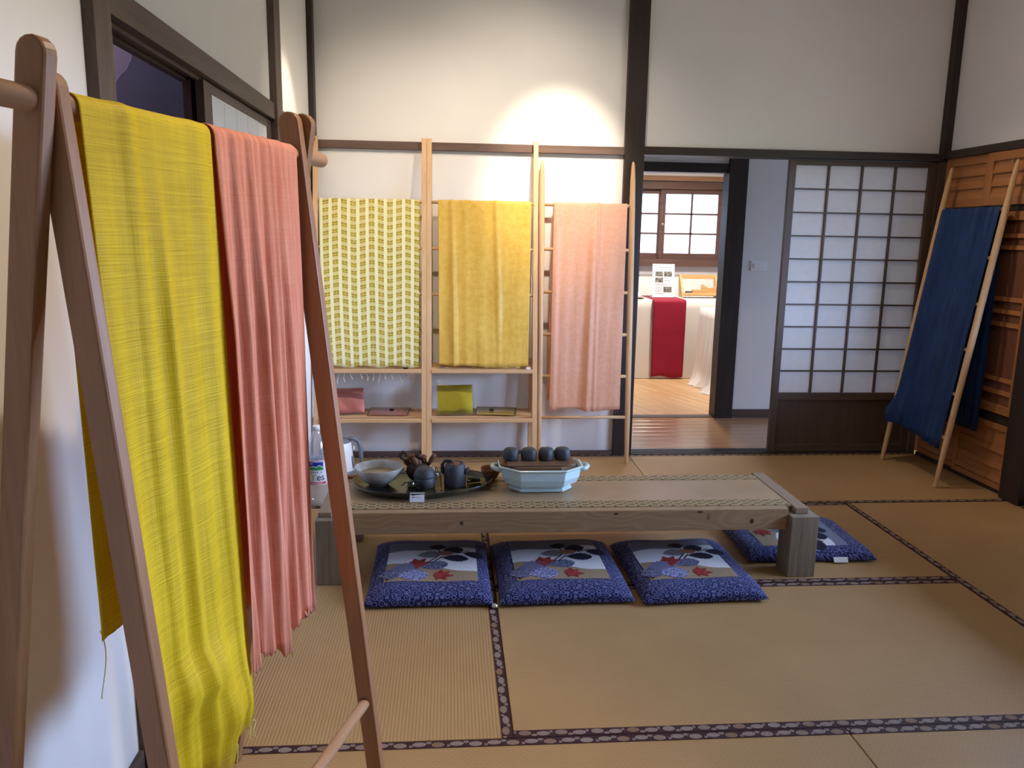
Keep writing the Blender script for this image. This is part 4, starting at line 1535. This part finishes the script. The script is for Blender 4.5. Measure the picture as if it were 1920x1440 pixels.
cushion((-0.243, -1.704, 0), 0, 0.462, 0.560, 0.345, 0.365, (0.005, 0.005), 'blue brocade leaf-print cushion nearest the clothes rack', seed=1)
cushion((0.250, -1.712, 0), R(1), 0.492, 0.548, 0.350, 0.365, (0.000, 0.012), 'middle blue brocade leaf-print cushion of the front row', seed=2)
cushion((0.752, -1.722, 0), R(2), 0.470, 0.545, 0.340, 0.360, (-0.012, 0.008), 'blue brocade leaf-print cushion of the front row nearest the right table leg', seed=3)
c4 = cushion((1.325, -1.418, 0), R(-91), 0.455, 0.545, 0.355, 0.365, (-0.005, -0.012), 'blue brocade leaf-print cushion behind the right table leg', seed=4)
MB().box(-0.011, 0.011, -0.030, 0.030, 0.0, 0.0015).build('care_tag', 'white_plastic', c4, loc=(0.228, 0.115, 0.016), rot=(0, R(60), 0))

fh = tag(MB().lathe([(0.006, 0), (0.012, 0.003), (0.013, 0.010), (0.008, 0.016), (0.004, 0.018)], 16).build('metal_disc', 'steel', None, loc=(-0.010, -1.985, 0.0012), smooth=True),
         'small metal disc lying on the mat between the two left front cushions', 'disc')

# ------------------------------------------------------------------ things on the table
TT = 0.2750
# large oval platter
pl = empty('oval_platter', (-0.285, -1.440, TT))
tag(pl, 'dark glazed oval platter carrying the tea things on the table', 'platter')
prof = [(0.80, 0.0), (0.86, 0.004), (0.955, 0.016), (1.0, 0.030), (0.995, 0.0335), (0.975, 0.032), (0.92, 0.019), (0.82, 0.0105), (0.50, 0.009), (0.02, 0.009)]
MB().lathe(prof, 56, sx=0.292, sy=0.180, wob=lambda a, i: 0.018 * math.sin(3 * a + 1) + 0.012 * math.sin(7 * a)).build('dish', 'platter', pl, smooth=True, rot=(0, 0, R(4)))
PZ = TT + 0.0098

bw = empty('grey_bowl', (-0.462, -1.430, PZ))
tag(bw, 'wide grey crackle-glazed bowl standing on the oval platter', 'bowl')
prof = [(0.040, 0.0), (0.042, 0.009), (0.050, 0.012), (0.074, 0.030), (0.091, 0.054), (0.0985, 0.078), (0.0975, 0.080), (0.0955, 0.078), (0.087, 0.055), (0.070, 0.033), (0.045, 0.018), (0.004, 0.015)]
MB().lathe(prof, 48, wob=lambda a, i: 0.012 * math.sin(2 * a + .5) + 0.007 * math.sin(5 * a)).build('shell', 'bowl', bw, smooth=True)
MB().lathe([(0.079, 0.049), (0.080, 0.0495), (0.02, 0.0505), (0.001, 0.0505)], 40).build('contents', 'tea_water', bw, smooth=True)

# squat lidded pot
tp = empty('lidded_pot', (-0.272, -1.470, PZ))
tag(tp, 'squat dark clay pot with a domed lid on the oval platter', 'pot')
MB().lathe([(0.034, 0), (0.042, 0.006), (0.045, 0.025), (0.044, 0.044), (0.041, 0.047), (0.01, 0.047)], 28, wob=lambda a, i: 0.02 * math.sin(3 * a)).build('body', 'stone_clay', tp, smooth=True)
MB().lathe([(0.046, 0.0475), (0.047, 0.051), (0.041, 0.064), (0.034, 0.079), (0.026, 0.0845), (0.010, 0.086), (0.001, 0.086)], 28, wob=lambda a, i: 0.025 * math.sin(4 * a + 1)).build('lid', 'stone_clay', tp, smooth=True)
MB().tube([(0.046, -0.008, 0.050), (0.054, -0.010, 0.054), (0.054, -0.014, 0.060), (0.046, -0.014, 0.062)], 0.0035, 8).build('loop', 'white_plastic', tp, smooth=True)

# open jug with a spout and looped handle
jg = empty('clay_jug', (-0.149, -1.450, PZ))
tag(jg, 'upright dark clay jug with a stub spout on the oval platter', 'jug')
MB().lathe([(0.044, 0), (0.046, 0.012), (0.045, 0.05), (0.043, 0.083), (0.036, 0.096), (0.032, 0.098), (0.030, 0.095), (0.035, 0.080), (0.038, 0.03), (0.004, 0.012)], 28, wob=lambda a, i: 0.025 * math.sin(3 * a + .4) + 0.012 * math.sin(8 * a)).build('body', 'stone_clay', jg, smooth=True)
MB().tube([(0.036, -0.012, 0.060), (0.048, -0.014, 0.068), (0.058, -0.016, 0.080)], [0.012, 0.009, 0.006], 12).build('spout', 'stone_clay', jg, smooth=True)
MB().tube([(-0.038, 0.0, 0.045), (-0.050, 0.004, 0.06), (-0.052, 0.006, 0.09), (-0.040, 0.006, 0.105), (-0.015, 0.004, 0.104), (-0.005, 0.002, 0.096)], [0.006, 0.007, 0.007, 0.007, 0.006, 0.005], 10).build('handle', 'black_clay', jg, smooth=True)
MB().lathe([(0.030, 0.088), (0.028, 0.094), (0.012, 0.100), (0.001, 0.101)], 18, wob=lambda a, i: 0.10 * math.sin(3 * a)).build('dried_filling', 'dry_leaf', jg, smooth=True)

# bundle of dried seed husks behind the pot
hs = empty('dried_husks', (-0.305, -1.372, PZ))
tag(hs, 'bundle of brown dried husks between the bowl and the lidded pot', 'dried plant')
rnd = random.Random(31)
MB().lathe([(0.020, 0), (0.040, 0.015), (0.050, 0.045), (0.040, 0.070), (0.012, 0.080), (0.001, 0.081)], 16, wob=lambda a, i: 0.12 * math.sin(5 * a + i)).build('core', 'dry_leaf_dark', hs, smooth=True)
for k in range(19):
    a = rnd.uniform(0, 6.28)
    r0 = rnd.uniform(0.012, 0.052)
    hgt = rnd.uniform(0.075, 0.112)
    cx, cy = r0 * math.cos(a) * 1.2, r0 * math.sin(a) * 0.6
    ox, oy = rnd.uniform(-0.03, 0.03), rnd.uniform(-0.012, 0.012)
    MB().tube([(cx * 0.6, cy * 0.6, 0.05), (cx, cy, hgt * 0.85), (cx + ox * 0.6, cy + oy, hgt), (cx + ox, cy + oy * 1.5, hgt - 0.004)], [0.004, 0.011, 0.010, 0.004], 8).build('husk', 'dry_leaf' if k % 3 else 'dry_leaf_dark', hs, smooth=True)
MB().tube([(-0.02, -0.01, 0.06), (-0.045, -0.01, 0.085), (-0.068, -0.01, 0.10), (-0.072, -0.01, 0.116), (-0.060, -0.01, 0.126), (-0.046, -0.01, 0.120), (-0.044, -0.01, 0.106)], 0.006, 8).build('curled_stem', 'dry_leaf_dark', hs, smooth=True)

# bamboo tongs
tg = empty('bamboo_tongs', (-0.222, -1.455, PZ + 0.001))
tag(tg, 'small pair of split bamboo tongs leaning beside the lidded pot', 'tongs')
for dx, ex in ((-0.002, -0.004), (0.002, 0.022)):
    MB().tube([(ex - 0.003, -0.03, 0.004), (ex * 0.5 + dx, 0.0, 0.04), (dx - 0.006, 0.02, 0.076)], [0.004, 0.0035, 0.003], 6).build('arm', 'twig', tg, smooth=True)

# crumpled clear wrapper
rnd = random.Random(41)
rows = []
for i in range(9):
    row = []
    for j in range(9):
        u, v = i / 8 * 2 - 1, j / 8 * 2 - 1
        k = max(0, 1 - (u * u + v * v) * 0.55)
        row.append((u * 0.036 + rnd.uniform(-.006, .006), v * 0.024 + rnd.uniform(-.005, .005), 0.004 + k * 0.026 + rnd.uniform(0, 0.016)))
    rows.append(row)
wp = MB().grid(rows).build('wrapper', 'plastic', None, loc=(-0.328, -1.510, PZ), smooth=False)
tag(wp, 'crumpled clear plastic wrapper in front of the lidded pot', 'wrapper')

# small flat dark pebble-like sticks at the right end of the platter
fs = empty('charcoal_sticks', (-0.075, -1.425, PZ))
tag(fs, 'short dark charcoal sticks lying beside the clay jug', 'charcoal')
MB().tube([(-0.025, 0.0, 0.007), (0.032, 0.012, 0.009)], [0.006, 0.006], 7).build('stick', 'black_clay', fs)
MB().tube([(-0.020, 0.010, 0.019), (0.030, -0.006, 0.019)], [0.005, 0.006], 7).build('stick', 'black_clay', fs)

# little name card
cd = empty('name_card', (-0.297, -1.622, TT + 0.0002))
tag(cd, 'small white name card standing in front of the oval platter', 'card')
MB().hexa([(-0.033, -0.010, 0), (0.033, -0.010, 0), (0.033, -0.0085, 0), (-0.033, -0.0085, 0), (-0.033, 0.004, 0.038), (0.033, 0.004, 0.038), (0.033, 0.0055, 0.038), (-0.033, 0.0055, 0.038)]).build('holder', 'plastic', cd)
MB().hexa([(-0.028, -0.0112, 0.002), (0.028, -0.0112, 0.002), (0.028, -0.0105, 0.002), (-0.028, -0.0105, 0.002), (-0.028, 0.0012, 0.036), (0.028, 0.0012, 0.036), (0.028, 0.0019, 0.036), (-0.028, 0.0019, 0.036)]).build('card_face', 'card', cd)


def on_card(x0, x1, z0, z1, mat):
    f = lambda z: -0.0112 + (z - 0.002) / 0.034 * 0.0124 - 0.0004
    MB().grid([[(x0, f(z0), z0), (x1, f(z0), z0)], [(x0, f(z1), z1), (x1, f(z1), z1)]]).build('printed_line', mat, cd)


on_card(-0.022, -0.010, 0.0265, 0.0295, 'ink')
on_card(-0.021, -0.011, 0.0180, 0.0210, 'ink')
on_card(-0.008, 0.014, 0.0185, 0.0200, 'ink_grey')
on_card(-0.023, -0.015, 0.0095, 0.0105, 'ink_grey')

# terracotta cup
tc = empty('terracotta_cup', (0.004, -1.352, TT))
tag(tc, 'small terracotta cup between the platter and the celadon basin', 'cup')
MB().lathe([(0.018, 0), (0.020, 0.004), (0.032, 0.020), (0.040, 0.040), (0.043, 0.056), (0.0405, 0.0565), (0.037, 0.040), (0.028, 0.020), (0.003, 0.010)], 28).build('shell', 'terracotta', tc, smooth=True)

# celadon basin
cb = empty('celadon_basin', (0.205, -1.440, TT))
tag(cb, 'pale celadon octagonal basin with a wooden lid on the table', 'basin')


def octo(hx, hy, cx, cy, z):
    return [(-hx, -cy, z), (-cx, -hy, z), (cx, -hy, z), (hx, -cy, z), (hx, cy, z), (cx, hy, z), (-cx, hy, z), (-hx, cy, z)]


rings = [octo(0.128, 0.082, 0.086, 0.034, 0.0), octo(0.132, 0.085, 0.088, 0.035, 0.010), octo(0.122, 0.078, 0.083, 0.033, 0.014), octo(0.148, 0.100, 0.088, 0.041, 0.030), octo(0.160, 0.111, 0.090, 0.046, 0.056),
         octo(0.164, 0.114, 0.092, 0.048, 0.092), octo(0.174, 0.122, 0.096, 0.051, 0.095), octo(0.176, 0.123, 0.097, 0.052, 0.101), octo(0.166, 0.114, 0.092, 0.047, 0.103), octo(0.158, 0.108, 0.088, 0.044, 0.092), octo(0.140, 0.095, 0.08, 0.04, 0.036), octo(0.05, 0.03, 0.03, 0.015, 0.022)]
m = MB()
for rg in rings:
    m.v += rg
for i in range(len(rings) - 1):
    for k in range(8):
        k2 = (k + 1) % 8
        m.quad(i * 8 + k, i * 8 + k2, (i + 1) * 8 + k2, (i + 1) * 8 + k)
m.quad(*reversed(range(8)))
m.quad(*range((len(rings) - 1) * 8, len(rings) * 8))
m.build('vessel', 'celadon', cb, bevel=0.003, seg=3)
for s in (-1, 1):
    MB().tube([(s * 0.160, -0.034, 0.080), (s * 0.186, -0.032, 0.086), (s * 0.199, -0.012, 0.090), (s * 0.199, 0.012, 0.090), (s * 0.186, 0.032, 0.086), (s * 0.160, 0.034, 0.080)],
              [0.009, 0.0095, 0.0095, 0.0095, 0.0095, 0.009], 12).build('lug_handle', 'celadon', cb, smooth=True)
ld = empty('lid', (-0.012, 0.010, 0.0))
ld.parent = cb
MB().prism([(p[0], p[1]) for p in octo(0.158, 0.102, 0.090, 0.044, 0)], 'z', 0.088, 0.108).build('lid_board', 'lid_wood', ld, bevel=0.002)
MB().box(-0.128, 0.128, -0.086, 0.072, 0.1085, 0.113).build('lid_tray', 'lid_wood', ld, bevel=0.002)
cup_z = TT + 0.1133
names = ('leftmost of the four upturned clay cups on the basin lid', 'second from left of the four upturned clay cups on the basin lid',
         'third from left of the four upturned clay cups on the basin lid', 'rightmost of the four upturned clay cups on the basin lid')
for k, (x, nm) in enumerate(zip((0.085, 0.160, 0.232, 0.301), names)):
    y = -1.425 + (0.004 if k == 3 else 0)
    sgn = random.Random(k)
    p1, p2 = sgn.uniform(0, 6), sgn.uniform(0, 6)
    o = MB().lathe([(0.0285, 0.0), (0.0325, 0.005), (0.0335, 0.022), (0.0315, 0.038), (0.025, 0.047), (0.013, 0.0500), (0.001, 0.0505)], 24,
                   wob=lambda a, i, p1=p1, p2=p2: 0.035 * math.sin(3 * a + p1) + 0.03 * math.sin(5 * a + p2)).build('clay_cup', 'stone_clay', None, loc=(x, y, cup_z), rot=(0, 0, k), smooth=True)
    tag(o, nm, 'cup', 'upturned clay cups on the basin lid')

# ------------------------------------------------------------------ water bottle on the floor behind the table
bt = empty('water_bottle', (-0.808, -0.850, 0.0012))
tag(bt, 'large clear plastic bottle with a blue and green label behind the table', 'bottle')
BR = 0.052
prof = [(0.040, 0), (0.048, 0.006), (0.052, 0.020), (0.052, 0.085)]
for i in range(4):
    z = 0.09 + i * 0.0
prof += [(0.0515, 0.110), (0.0515, 0.235), (0.052, 0.245), (0.050, 0.265), (0.042, 0.305), (0.030, 0.340), (0.018, 0.358), (0.0165, 0.375), (0.0165, 0.378)]
MB().lathe(prof, 36, wob=lambda a, i: (0.02 * math.sin(8 * a) if 9 <= i <= 11 else 0)).build('body', 'bottle', bt, smooth=True)
MB().lathe([(0.0185, 0.372), (0.0185, 0.392), (0.017, 0.395), (0.001, 0.395)], 24).build('cap', 'white_plastic', bt, smooth=True)
lb = MB().lathe([(0.0522, 0.112), (0.0526, 0.114), (0.0526, 0.232), (0.0522, 0.234)], 48, caps=False).build('label', 'label_white', bt, smooth=True)


def bend_patch(name, poly2, mat, r=0.0530, parent=lb, rot=0.0):
    """a flat outline (x along the girth, z up) wrapped on the bottle, facing -y"""
    m_ = MB()
    xs = [p[0] for p in poly2]
    n = 14
    xa, xb = min(xs), max(xs)

    def span(x):
        zs = []
        for (ax_, az), (bx2, bz) in zip(poly2, poly2[1:] + poly2[:1]):
            if (ax_ - x) * (bx2 - x) <= 0 and ax_ != bx2:
                zs.append(az + (bz - az) * (x - ax_) / (bx2 - ax_))
        return (min(zs), max(zs)) if zs else (0, 0)
    lo, hi = [], []
    for k in range(n + 1):
        x = xa + (xb - xa) * min(0.9999, max(0.0001, k / n))
        a, b = span(x)
        an = x / r + rot
        lo.append((r * math.sin(an), -r * math.cos(an), a))
        hi.append((r * math.sin(an), -r * math.cos(an), b))
    m_.grid([lo, hi])
    return m_.build(name, mat, parent, smooth=True)


bend_patch('label_field', [(-0.036, 0.186), (0.036, 0.186), (0.036, 0.226), (-0.036, 0.226)], 'label_blue')
bend_patch('label_hills', [(-0.036, 0.186), (0.036, 0.186), (0.036, 0.198), (0.016, 0.209), (0.0, 0.198), (-0.014, 0.206), (-0.036, 0.192)], 'label_green', 0.0533)
bend_patch('label_snow', [(-0.036, 0.192), (-0.014, 0.206), (0.0, 0.198), (0.016, 0.209), (0.036, 0.198), (0.036, 0.201), (0.016, 0.2125), (0.0, 0.2015), (-0.014, 0.2095), (-0.036, 0.1955)], 'label_white', 0.0535)
bend_patch('label_band', [(-0.050, 0.116), (0.050, 0.116), (0.050, 0.127), (-0.050, 0.127)], 'label_red')
bend_patch('label_line', [(-0.050, 0.229), (0.050, 0.229), (0.050, 0.2315), (-0.050, 0.2315)], 'label_red')
text_mesh('brand_letter', 'Y', 0.046, 'label_lime', lb, (0, 0, 0.136), (0, 0, R(-14)), 0.0003, bend=0.0533)
text_mesh('brand_letter', 'es', 0.046, 'ink', lb, (0, 0, 0.136), (0, 0, R(24)), 0.0003, bend=0.0533)
# the smaller writing is too blurred to read: short strokes where the characters stand
for k in range(7):
    x = -0.030 + k * 0.0088
    if k != 5:
        bend_patch('small_mark', [(x, 0.1735), (x + 0.0058, 0.1735), (x + 0.0058, 0.1770), (x, 0.1770)], 'ink', 0.0533)
        bend_patch('small_mark', [(x + 0.0020, 0.1775), (x + 0.0042, 0.1775), (x + 0.0042, 0.1815), (x + 0.0020, 0.1815)], 'ink', 0.0533)
    bend_patch('small_mark', [(x, 0.1190), (x + 0.0062, 0.1190), (x + 0.0062, 0.1240), (x, 0.1240)], 'label_white', 0.0533)
for x, z, w, h in ((-0.026, 0.2205, 0.012, 0.0018), (-0.023, 0.2135, 0.0018, 0.0095), (-0.018, 0.2125, 0.0018, 0.0105), (-0.027, 0.2160, 0.005, 0.0016)):
    bend_patch('emblem_stroke', [(x, z), (x + w, z), (x + w, z + h), (x, z + h)], 'label_white', 0.0536)

# ------------------------------------------------------------------ kettle on the floor by the wall
kt = empty('electric_kettle', (-0.768, -0.330, 0.0012))
tag(kt, 'white electric kettle with a blue-grey handle on the floor by the wall', 'kettle')
MB().lathe([(0.075, 0), (0.078, 0.004), (0.076, 0.014), (0.070, 0.016)], 32).build('base', 'grey_plastic', kt, smooth=True)
MB().lathe([(0.070, 0.0165), (0.073, 0.022), (0.071, 0.06), (0.064, 0.12), (0.058, 0.168), (0.054, 0.176)], 36).build('body', 'white_plastic', kt, smooth=True)
MB().lathe([(0.055, 0.1762), (0.053, 0.184), (0.040, 0.192), (0.012, 0.196), (0.001, 0.196)], 32).build('lid', 'grey_plastic', kt, smooth=True)
MB().tube([(0.040, 0, 0.190), (0.070, 0, 0.194), (0.096, 0, 0.178), (0.108, 0, 0.140), (0.110, 0, 0.090), (0.112, 0, 0.050)], [0.010, 0.013, 0.0135, 0.0125, 0.011, 0.009], 12).build('handle', 'grey_plastic', kt, smooth=True)
MB().prism([(-0.050, 0.140), (-0.082, 0.176), (-0.050, 0.174)], 'y', -0.016, 0.016).build('spout', 'white_plastic', kt, bevel=0.004)
MB().box(0.068, 0.078, -0.009, 0.009, 0.132, 0.152).build('switch', 'white_plastic', kt, bevel=0.002)
MB().tube([(0.064, -0.02, 0.03), (0.068, -0.024, 0.06), (0.066, -0.024, 0.10)], [0.008, 0.010, 0.007], 8).build('water_gauge', 'grey_plastic', kt, smooth=True)

ks = empty('wooden_ladle', (-0.640, -1.330, TT + 0.002))
tag(ks, 'small brown wooden scoop lying at the left end of the table behind the bowl', 'scoop')
MB().tube([(0.065, 0.01, 0.004), (0.02, 0.004, 0.010), (-0.03, 0.0, 0.016)], [0.006, 0.0055, 0.006], 10).build('handle', 'terracotta', ks, smooth=True)
MB().lathe([(0.004, 0.0), (0.014, 0.003), (0.019, 0.012), (0.017, 0.012), (0.012, 0.005), (0.001, 0.003)], 16).build('scoop_bowl', 'terracotta', ks, loc=(0.072, 0.012, -0.0015), smooth=True)

# ------------------------------------------------------------------ far room: tables, cloths, sign, tray
FZ = -0.012
ft = empty('display_table', (1.62, 3.02, FZ))
tag(ft, 'long table under a white cloth below the far room window', 'table')
for x in (-0.68, 0.82):
    for y in (-0.29, 0.29):
        box('leg', x - 0.02, x + 0.02, y - 0.02, y + 0.02, 0, 0.715, 'frame_wood', ft)
box('top', -0.72, 0.86, -0.33, 0.33, 0.715, 0.740, 'frame_wood_x', ft)


def skirt(name, x0, x1, y0, y1, zt_, zb_, loc, label, fold=0.012, nfold=16, flare=0.02, pool=None, group=None):
    """cloth over a box table: top sheet and hanging skirt with folds"""
    e = empty(name, loc)
    tag(e, label, 'tablecloth', group)
    per = []
    N = 40
    for k in range(N):
        per.append((x0 + (x1 - x0) * k / N, y0, 0, -1))
    for k in range(N):
        per.append((x1, y0 + (y1 - y0) * k / N, 1, 0))
    for k in range(N):
        per.append((x1 - (x1 - x0) * k / N, y1, 0, 1))
    for k in range(N):
        per.append((x0, y1 - (y1 - y0) * k / N, -1, 0))
    m_ = MB()
    cx, cy = (x0 + x1) / 2, (y0 + y1) / 2
    rings_ = []
    for s in (0.0, 0.5, 0.97):
        rings_.append([(cx + (p[0] - cx) * s, cy + (p[1] - cy) * s, zt_) for p in per])
    H_ = 10
    for h in range(H_ + 1):
        t = h / H_
        rg = []
        for i, (x, y, nx, ny) in enumerate(per):
            w = fold * t * (math.sin(i * nfold * 2 * math.pi / len(per)) + 0.5 * math.sin(i * nfold * 0.63 + 1)) + flare * t + 0.004
            z = zt_ - 0.006 + (zb_ - zt_ + 0.006) * t
            if pool and t > 0.95:
                w += pool(i / len(per)) 
            rg.append((x + nx * w, y + ny * w, z))
        rings_.append(rg)
    n = len(per)
    for rg in rings_:
        m_.v += rg
    for i in range(len(rings_) - 1):
        for k in range(n):
            k2 = (k + 1) % n
            m_.quad(i * n + k, i * n + k2, (i + 1) * n + k2, (i + 1) * n + k)
    m_.build('cloth', 'white_cloth', e, smooth=True)
    return e


skirt('table_cloth', -0.735, 0.875, -0.345, 0.345, 0.7435, 0.004, (1.62, 3.02, FZ), 'white cloth covering the long table below the far window', fold=0.004, nfold=9, flare=0.006)
st = empty('side_table', (2.48, 2.20, FZ))
tag(st, 'small side table under the draped white cloth in the far room', 'table')
for x in (-0.30, 0.30):
    for y in (-0.26, 0.26):
        box('leg', x - 0.02, x + 0.02, y - 0.02, y + 0.02, 0, 0.665, 'frame_wood', st)
box('top', -0.34, 0.34, -0.30, 0.30, 0.665, 0.690, 'frame_wood_x', st)
skirt('side_table_cloth', -0.36, 0.36, -0.32, 0.32, 0.6935, 0.004, (2.48, 2.20, FZ), 'white cloth pooling on the floor over the side table by the doorway', fold=0.022, nfold=20, flare=0.045, pool=lambda t: 0.05 + 0.03 * math.sin(t * 40))

rn = empty('crimson_runner', (1.862, 2.66, FZ))
tag(rn, 'crimson cloth runner hanging over the front of the white far-room table', 'table runner')
rows, uvs = [], []
prf = [(0.50, 0.7465), (0.10, 0.7465), (0.0, 0.746), (-0.016, 0.738), (-0.020, 0.72)] + [(-0.021 - 0.006 * k / 16 - 0.003 * math.exp(-((k - 5) / 0.8) ** 2), 0.70 - (0.70 - 0.022) * k / 16) for k in range(17)]
for i, (y, z) in enumerate(prf):
    rows.append([(-0.158 + 0.316 * j / 16 + (0.010 * i / 22 if j < 8 else 0.0), y - 0.003 * math.sin(j * 0.7) * (i / 22), z + (0.010 * math.sin(j * 0.4) if i == len(prf) - 1 else 0)) for j in range(17)])
    uvs.append([(0.316 * j / 16, i * 0.04) for j in range(17)])
MB().grid(rows, uvs).build('cloth', 'crimson_cloth', rn, smooth=True, solid=0.001)

sg = empty('info_sign', (1.868, 2.90, FZ + 0.7485))
tag(sg, 'white printed information sheet in a stand on the crimson runner', 'sign')
tl = R(-8)
sf = empty('sheet', (0, 0, 0.004))
sf.parent = sg
sf.rotation_euler = (tl, 0, 0)
W2, H2 = 0.107, 0.315
MB().box(-W2, W2, 0, 0.003, 0, H2).build('page', 'card', sf)
box('foot', -0.115, 0.115, -0.02, 0.07, 0, 0.004, 'plastic', sg)


def pr(x0, x1, z0, z1, mat, nm='printed_line'):
    MB().box(x0, x1, -0.0008, 0.0, z0, z1).build(nm, mat, sf)


m = MB()
n = 28
for k in range(n):
    a, b = 2 * math.pi * k / n, 2 * math.pi * (k + 1) / n
    bb = len(m.v)
    for r_ in (0.017, 0.0135):
        for q in (a, b):
            m.v.append((-0.070 + r_ * math.cos(q), -0.0008, 0.282 + r_ * math.sin(q)))
    m.quad(bb, bb + 1, bb + 3, bb + 2)
m.build('logo_ring', 'ink_grey', sf)
pr(-0.077, -0.063, 0.2845, 0.2875, 'ink_grey', 'logo_bar')
pr(-0.077, -0.065, 0.2775, 0.2805, 'ink_grey', 'logo_bar')
for k in range(10):
    x = -0.040 + k * 0.0118
    pr(x, x + 0.0088, 0.277, 0.2865, 'ink_grey', 'title_mark')
pr(0.035, 0.080, 0.253, 0.257, 'ink_grey')
for a, b, c, d in ((-0.080, -0.004, 0.195, 0.242), (0.006, 0.082, 0.195, 0.242), (-0.080, -0.004, 0.138, 0.184), (0.000, 0.080, 0.045, 0.098)):
    pr(a, b, c, d, 'photo', 'printed_photo')
for z, a, b in ((0.172, 0.006, 0.055), (0.158, 0.006, 0.075), (0.150, 0.006, 0.06), (0.120, -0.08, 0.08), (0.112, -0.08, 0.03), (0.086, -0.08, -0.012), (0.074, -0.08, -0.015), (0.062, -0.08, -0.012), (0.050, -0.08, -0.03), (0.030, -0.08, 0.0)):
    pr(a, b, z, z + 0.0035, 'ink_grey')

ts = empty('wooden_display_rack', (2.25, 3.02, FZ + 0.7445))
tag(ts, 'honey-coloured wooden display rack with trays on the white far-room table', 'rack')
for s in (-1, 1):
    MB().hexa([(s * 0.175 - 0.010, -0.09, 0), (s * 0.175 + 0.010, -0.09, 0), (s * 0.175 + 0.010, 0.05, 0), (s * 0.175 - 0.010, 0.05, 0),
               (s * 0.175 - 0.010, 0.05, 0.215), (s * 0.175 + 0.010, 0.05, 0.215), (s * 0.175 + 0.010, 0.08, 0.215), (s * 0.175 - 0.010, 0.08, 0.215)]).build('side_panel', 'tray_wood', ts)
box('top_bar', -0.165, 0.165, 0.048, 0.075, 0.175, 0.215, 'tray_wood', ts, 0.002)
box('lower_shelf', -0.165, 0.165, -0.10, 0.04, 0.020, 0.034, 'tray_wood', ts, 0.002)
box('front_bar', -0.185, 0.185, -0.125, -0.10, 0.028, 0.050, 'tray_wood', ts, 0.002)
box('card_block', -0.085, 0.055, -0.085, -0.045, 0.034, 0.078, 'tray_wood', ts, 0.002)
MB().prism([(0.015, 0.034), (0.165, 0.034), (0.165, 0.112), (0.13, 0.098), (0.09, 0.090), (0.05, 0.115), (0.015, 0.130)], 'y', -0.03, -0.018).build('curved_divider', 'tray_wood', ts)
box('clay_lump', -0.14, -0.075, -0.07, 0.0, 0.034, 0.060, 'stone_clay', ts, 0.01)

fc = empty('tap', (1.640, 3.33, FZ + 0.7445))
tag(fc, 'chrome tap at the left edge of the doorway under the far window', 'tap')
MB().tube([(-0.03, 0, 0), (-0.03, 0, 0.27)], 0.012, 12).build('column', 'steel', fc, smooth=True)
MB().tube([(-0.03, 0, 0.265), (0.0, -0.02, 0.292), (0.045, -0.04, 0.292), (0.056, -0.045, 0.276), (0.058, -0.046, 0.250)], 0.011, 12).build('spout', 'steel', fc, smooth=True)
MB().tube([(-0.03, 0, 0.29), (-0.03, 0, 0.33)], 0.008, 10).build('lever', 'steel', fc, smooth=True)

wc_ = empty('white_dish', (1.585, 2.76, FZ + 0.7445))
tag(wc_, 'small dish with a white lump on the left end of the far-room table', 'dish')
MB().lathe([(0.035, 0), (0.060, 0.006), (0.066, 0.012), (0.062, 0.012), (0.03, 0.005), (0.002, 0.005)], 24).build('plate', 'lid_wood', wc_, smooth=True)
MB().lathe([(0.024, 0.0055), (0.034, 0.018), (0.030, 0.036), (0.018, 0.046), (0.010, 0.060), (0.001, 0.062)], 16, wob=lambda a, i: 0.08 * math.sin(3 * a + i)).build('lump', 'white_plastic', wc_, smooth=True)
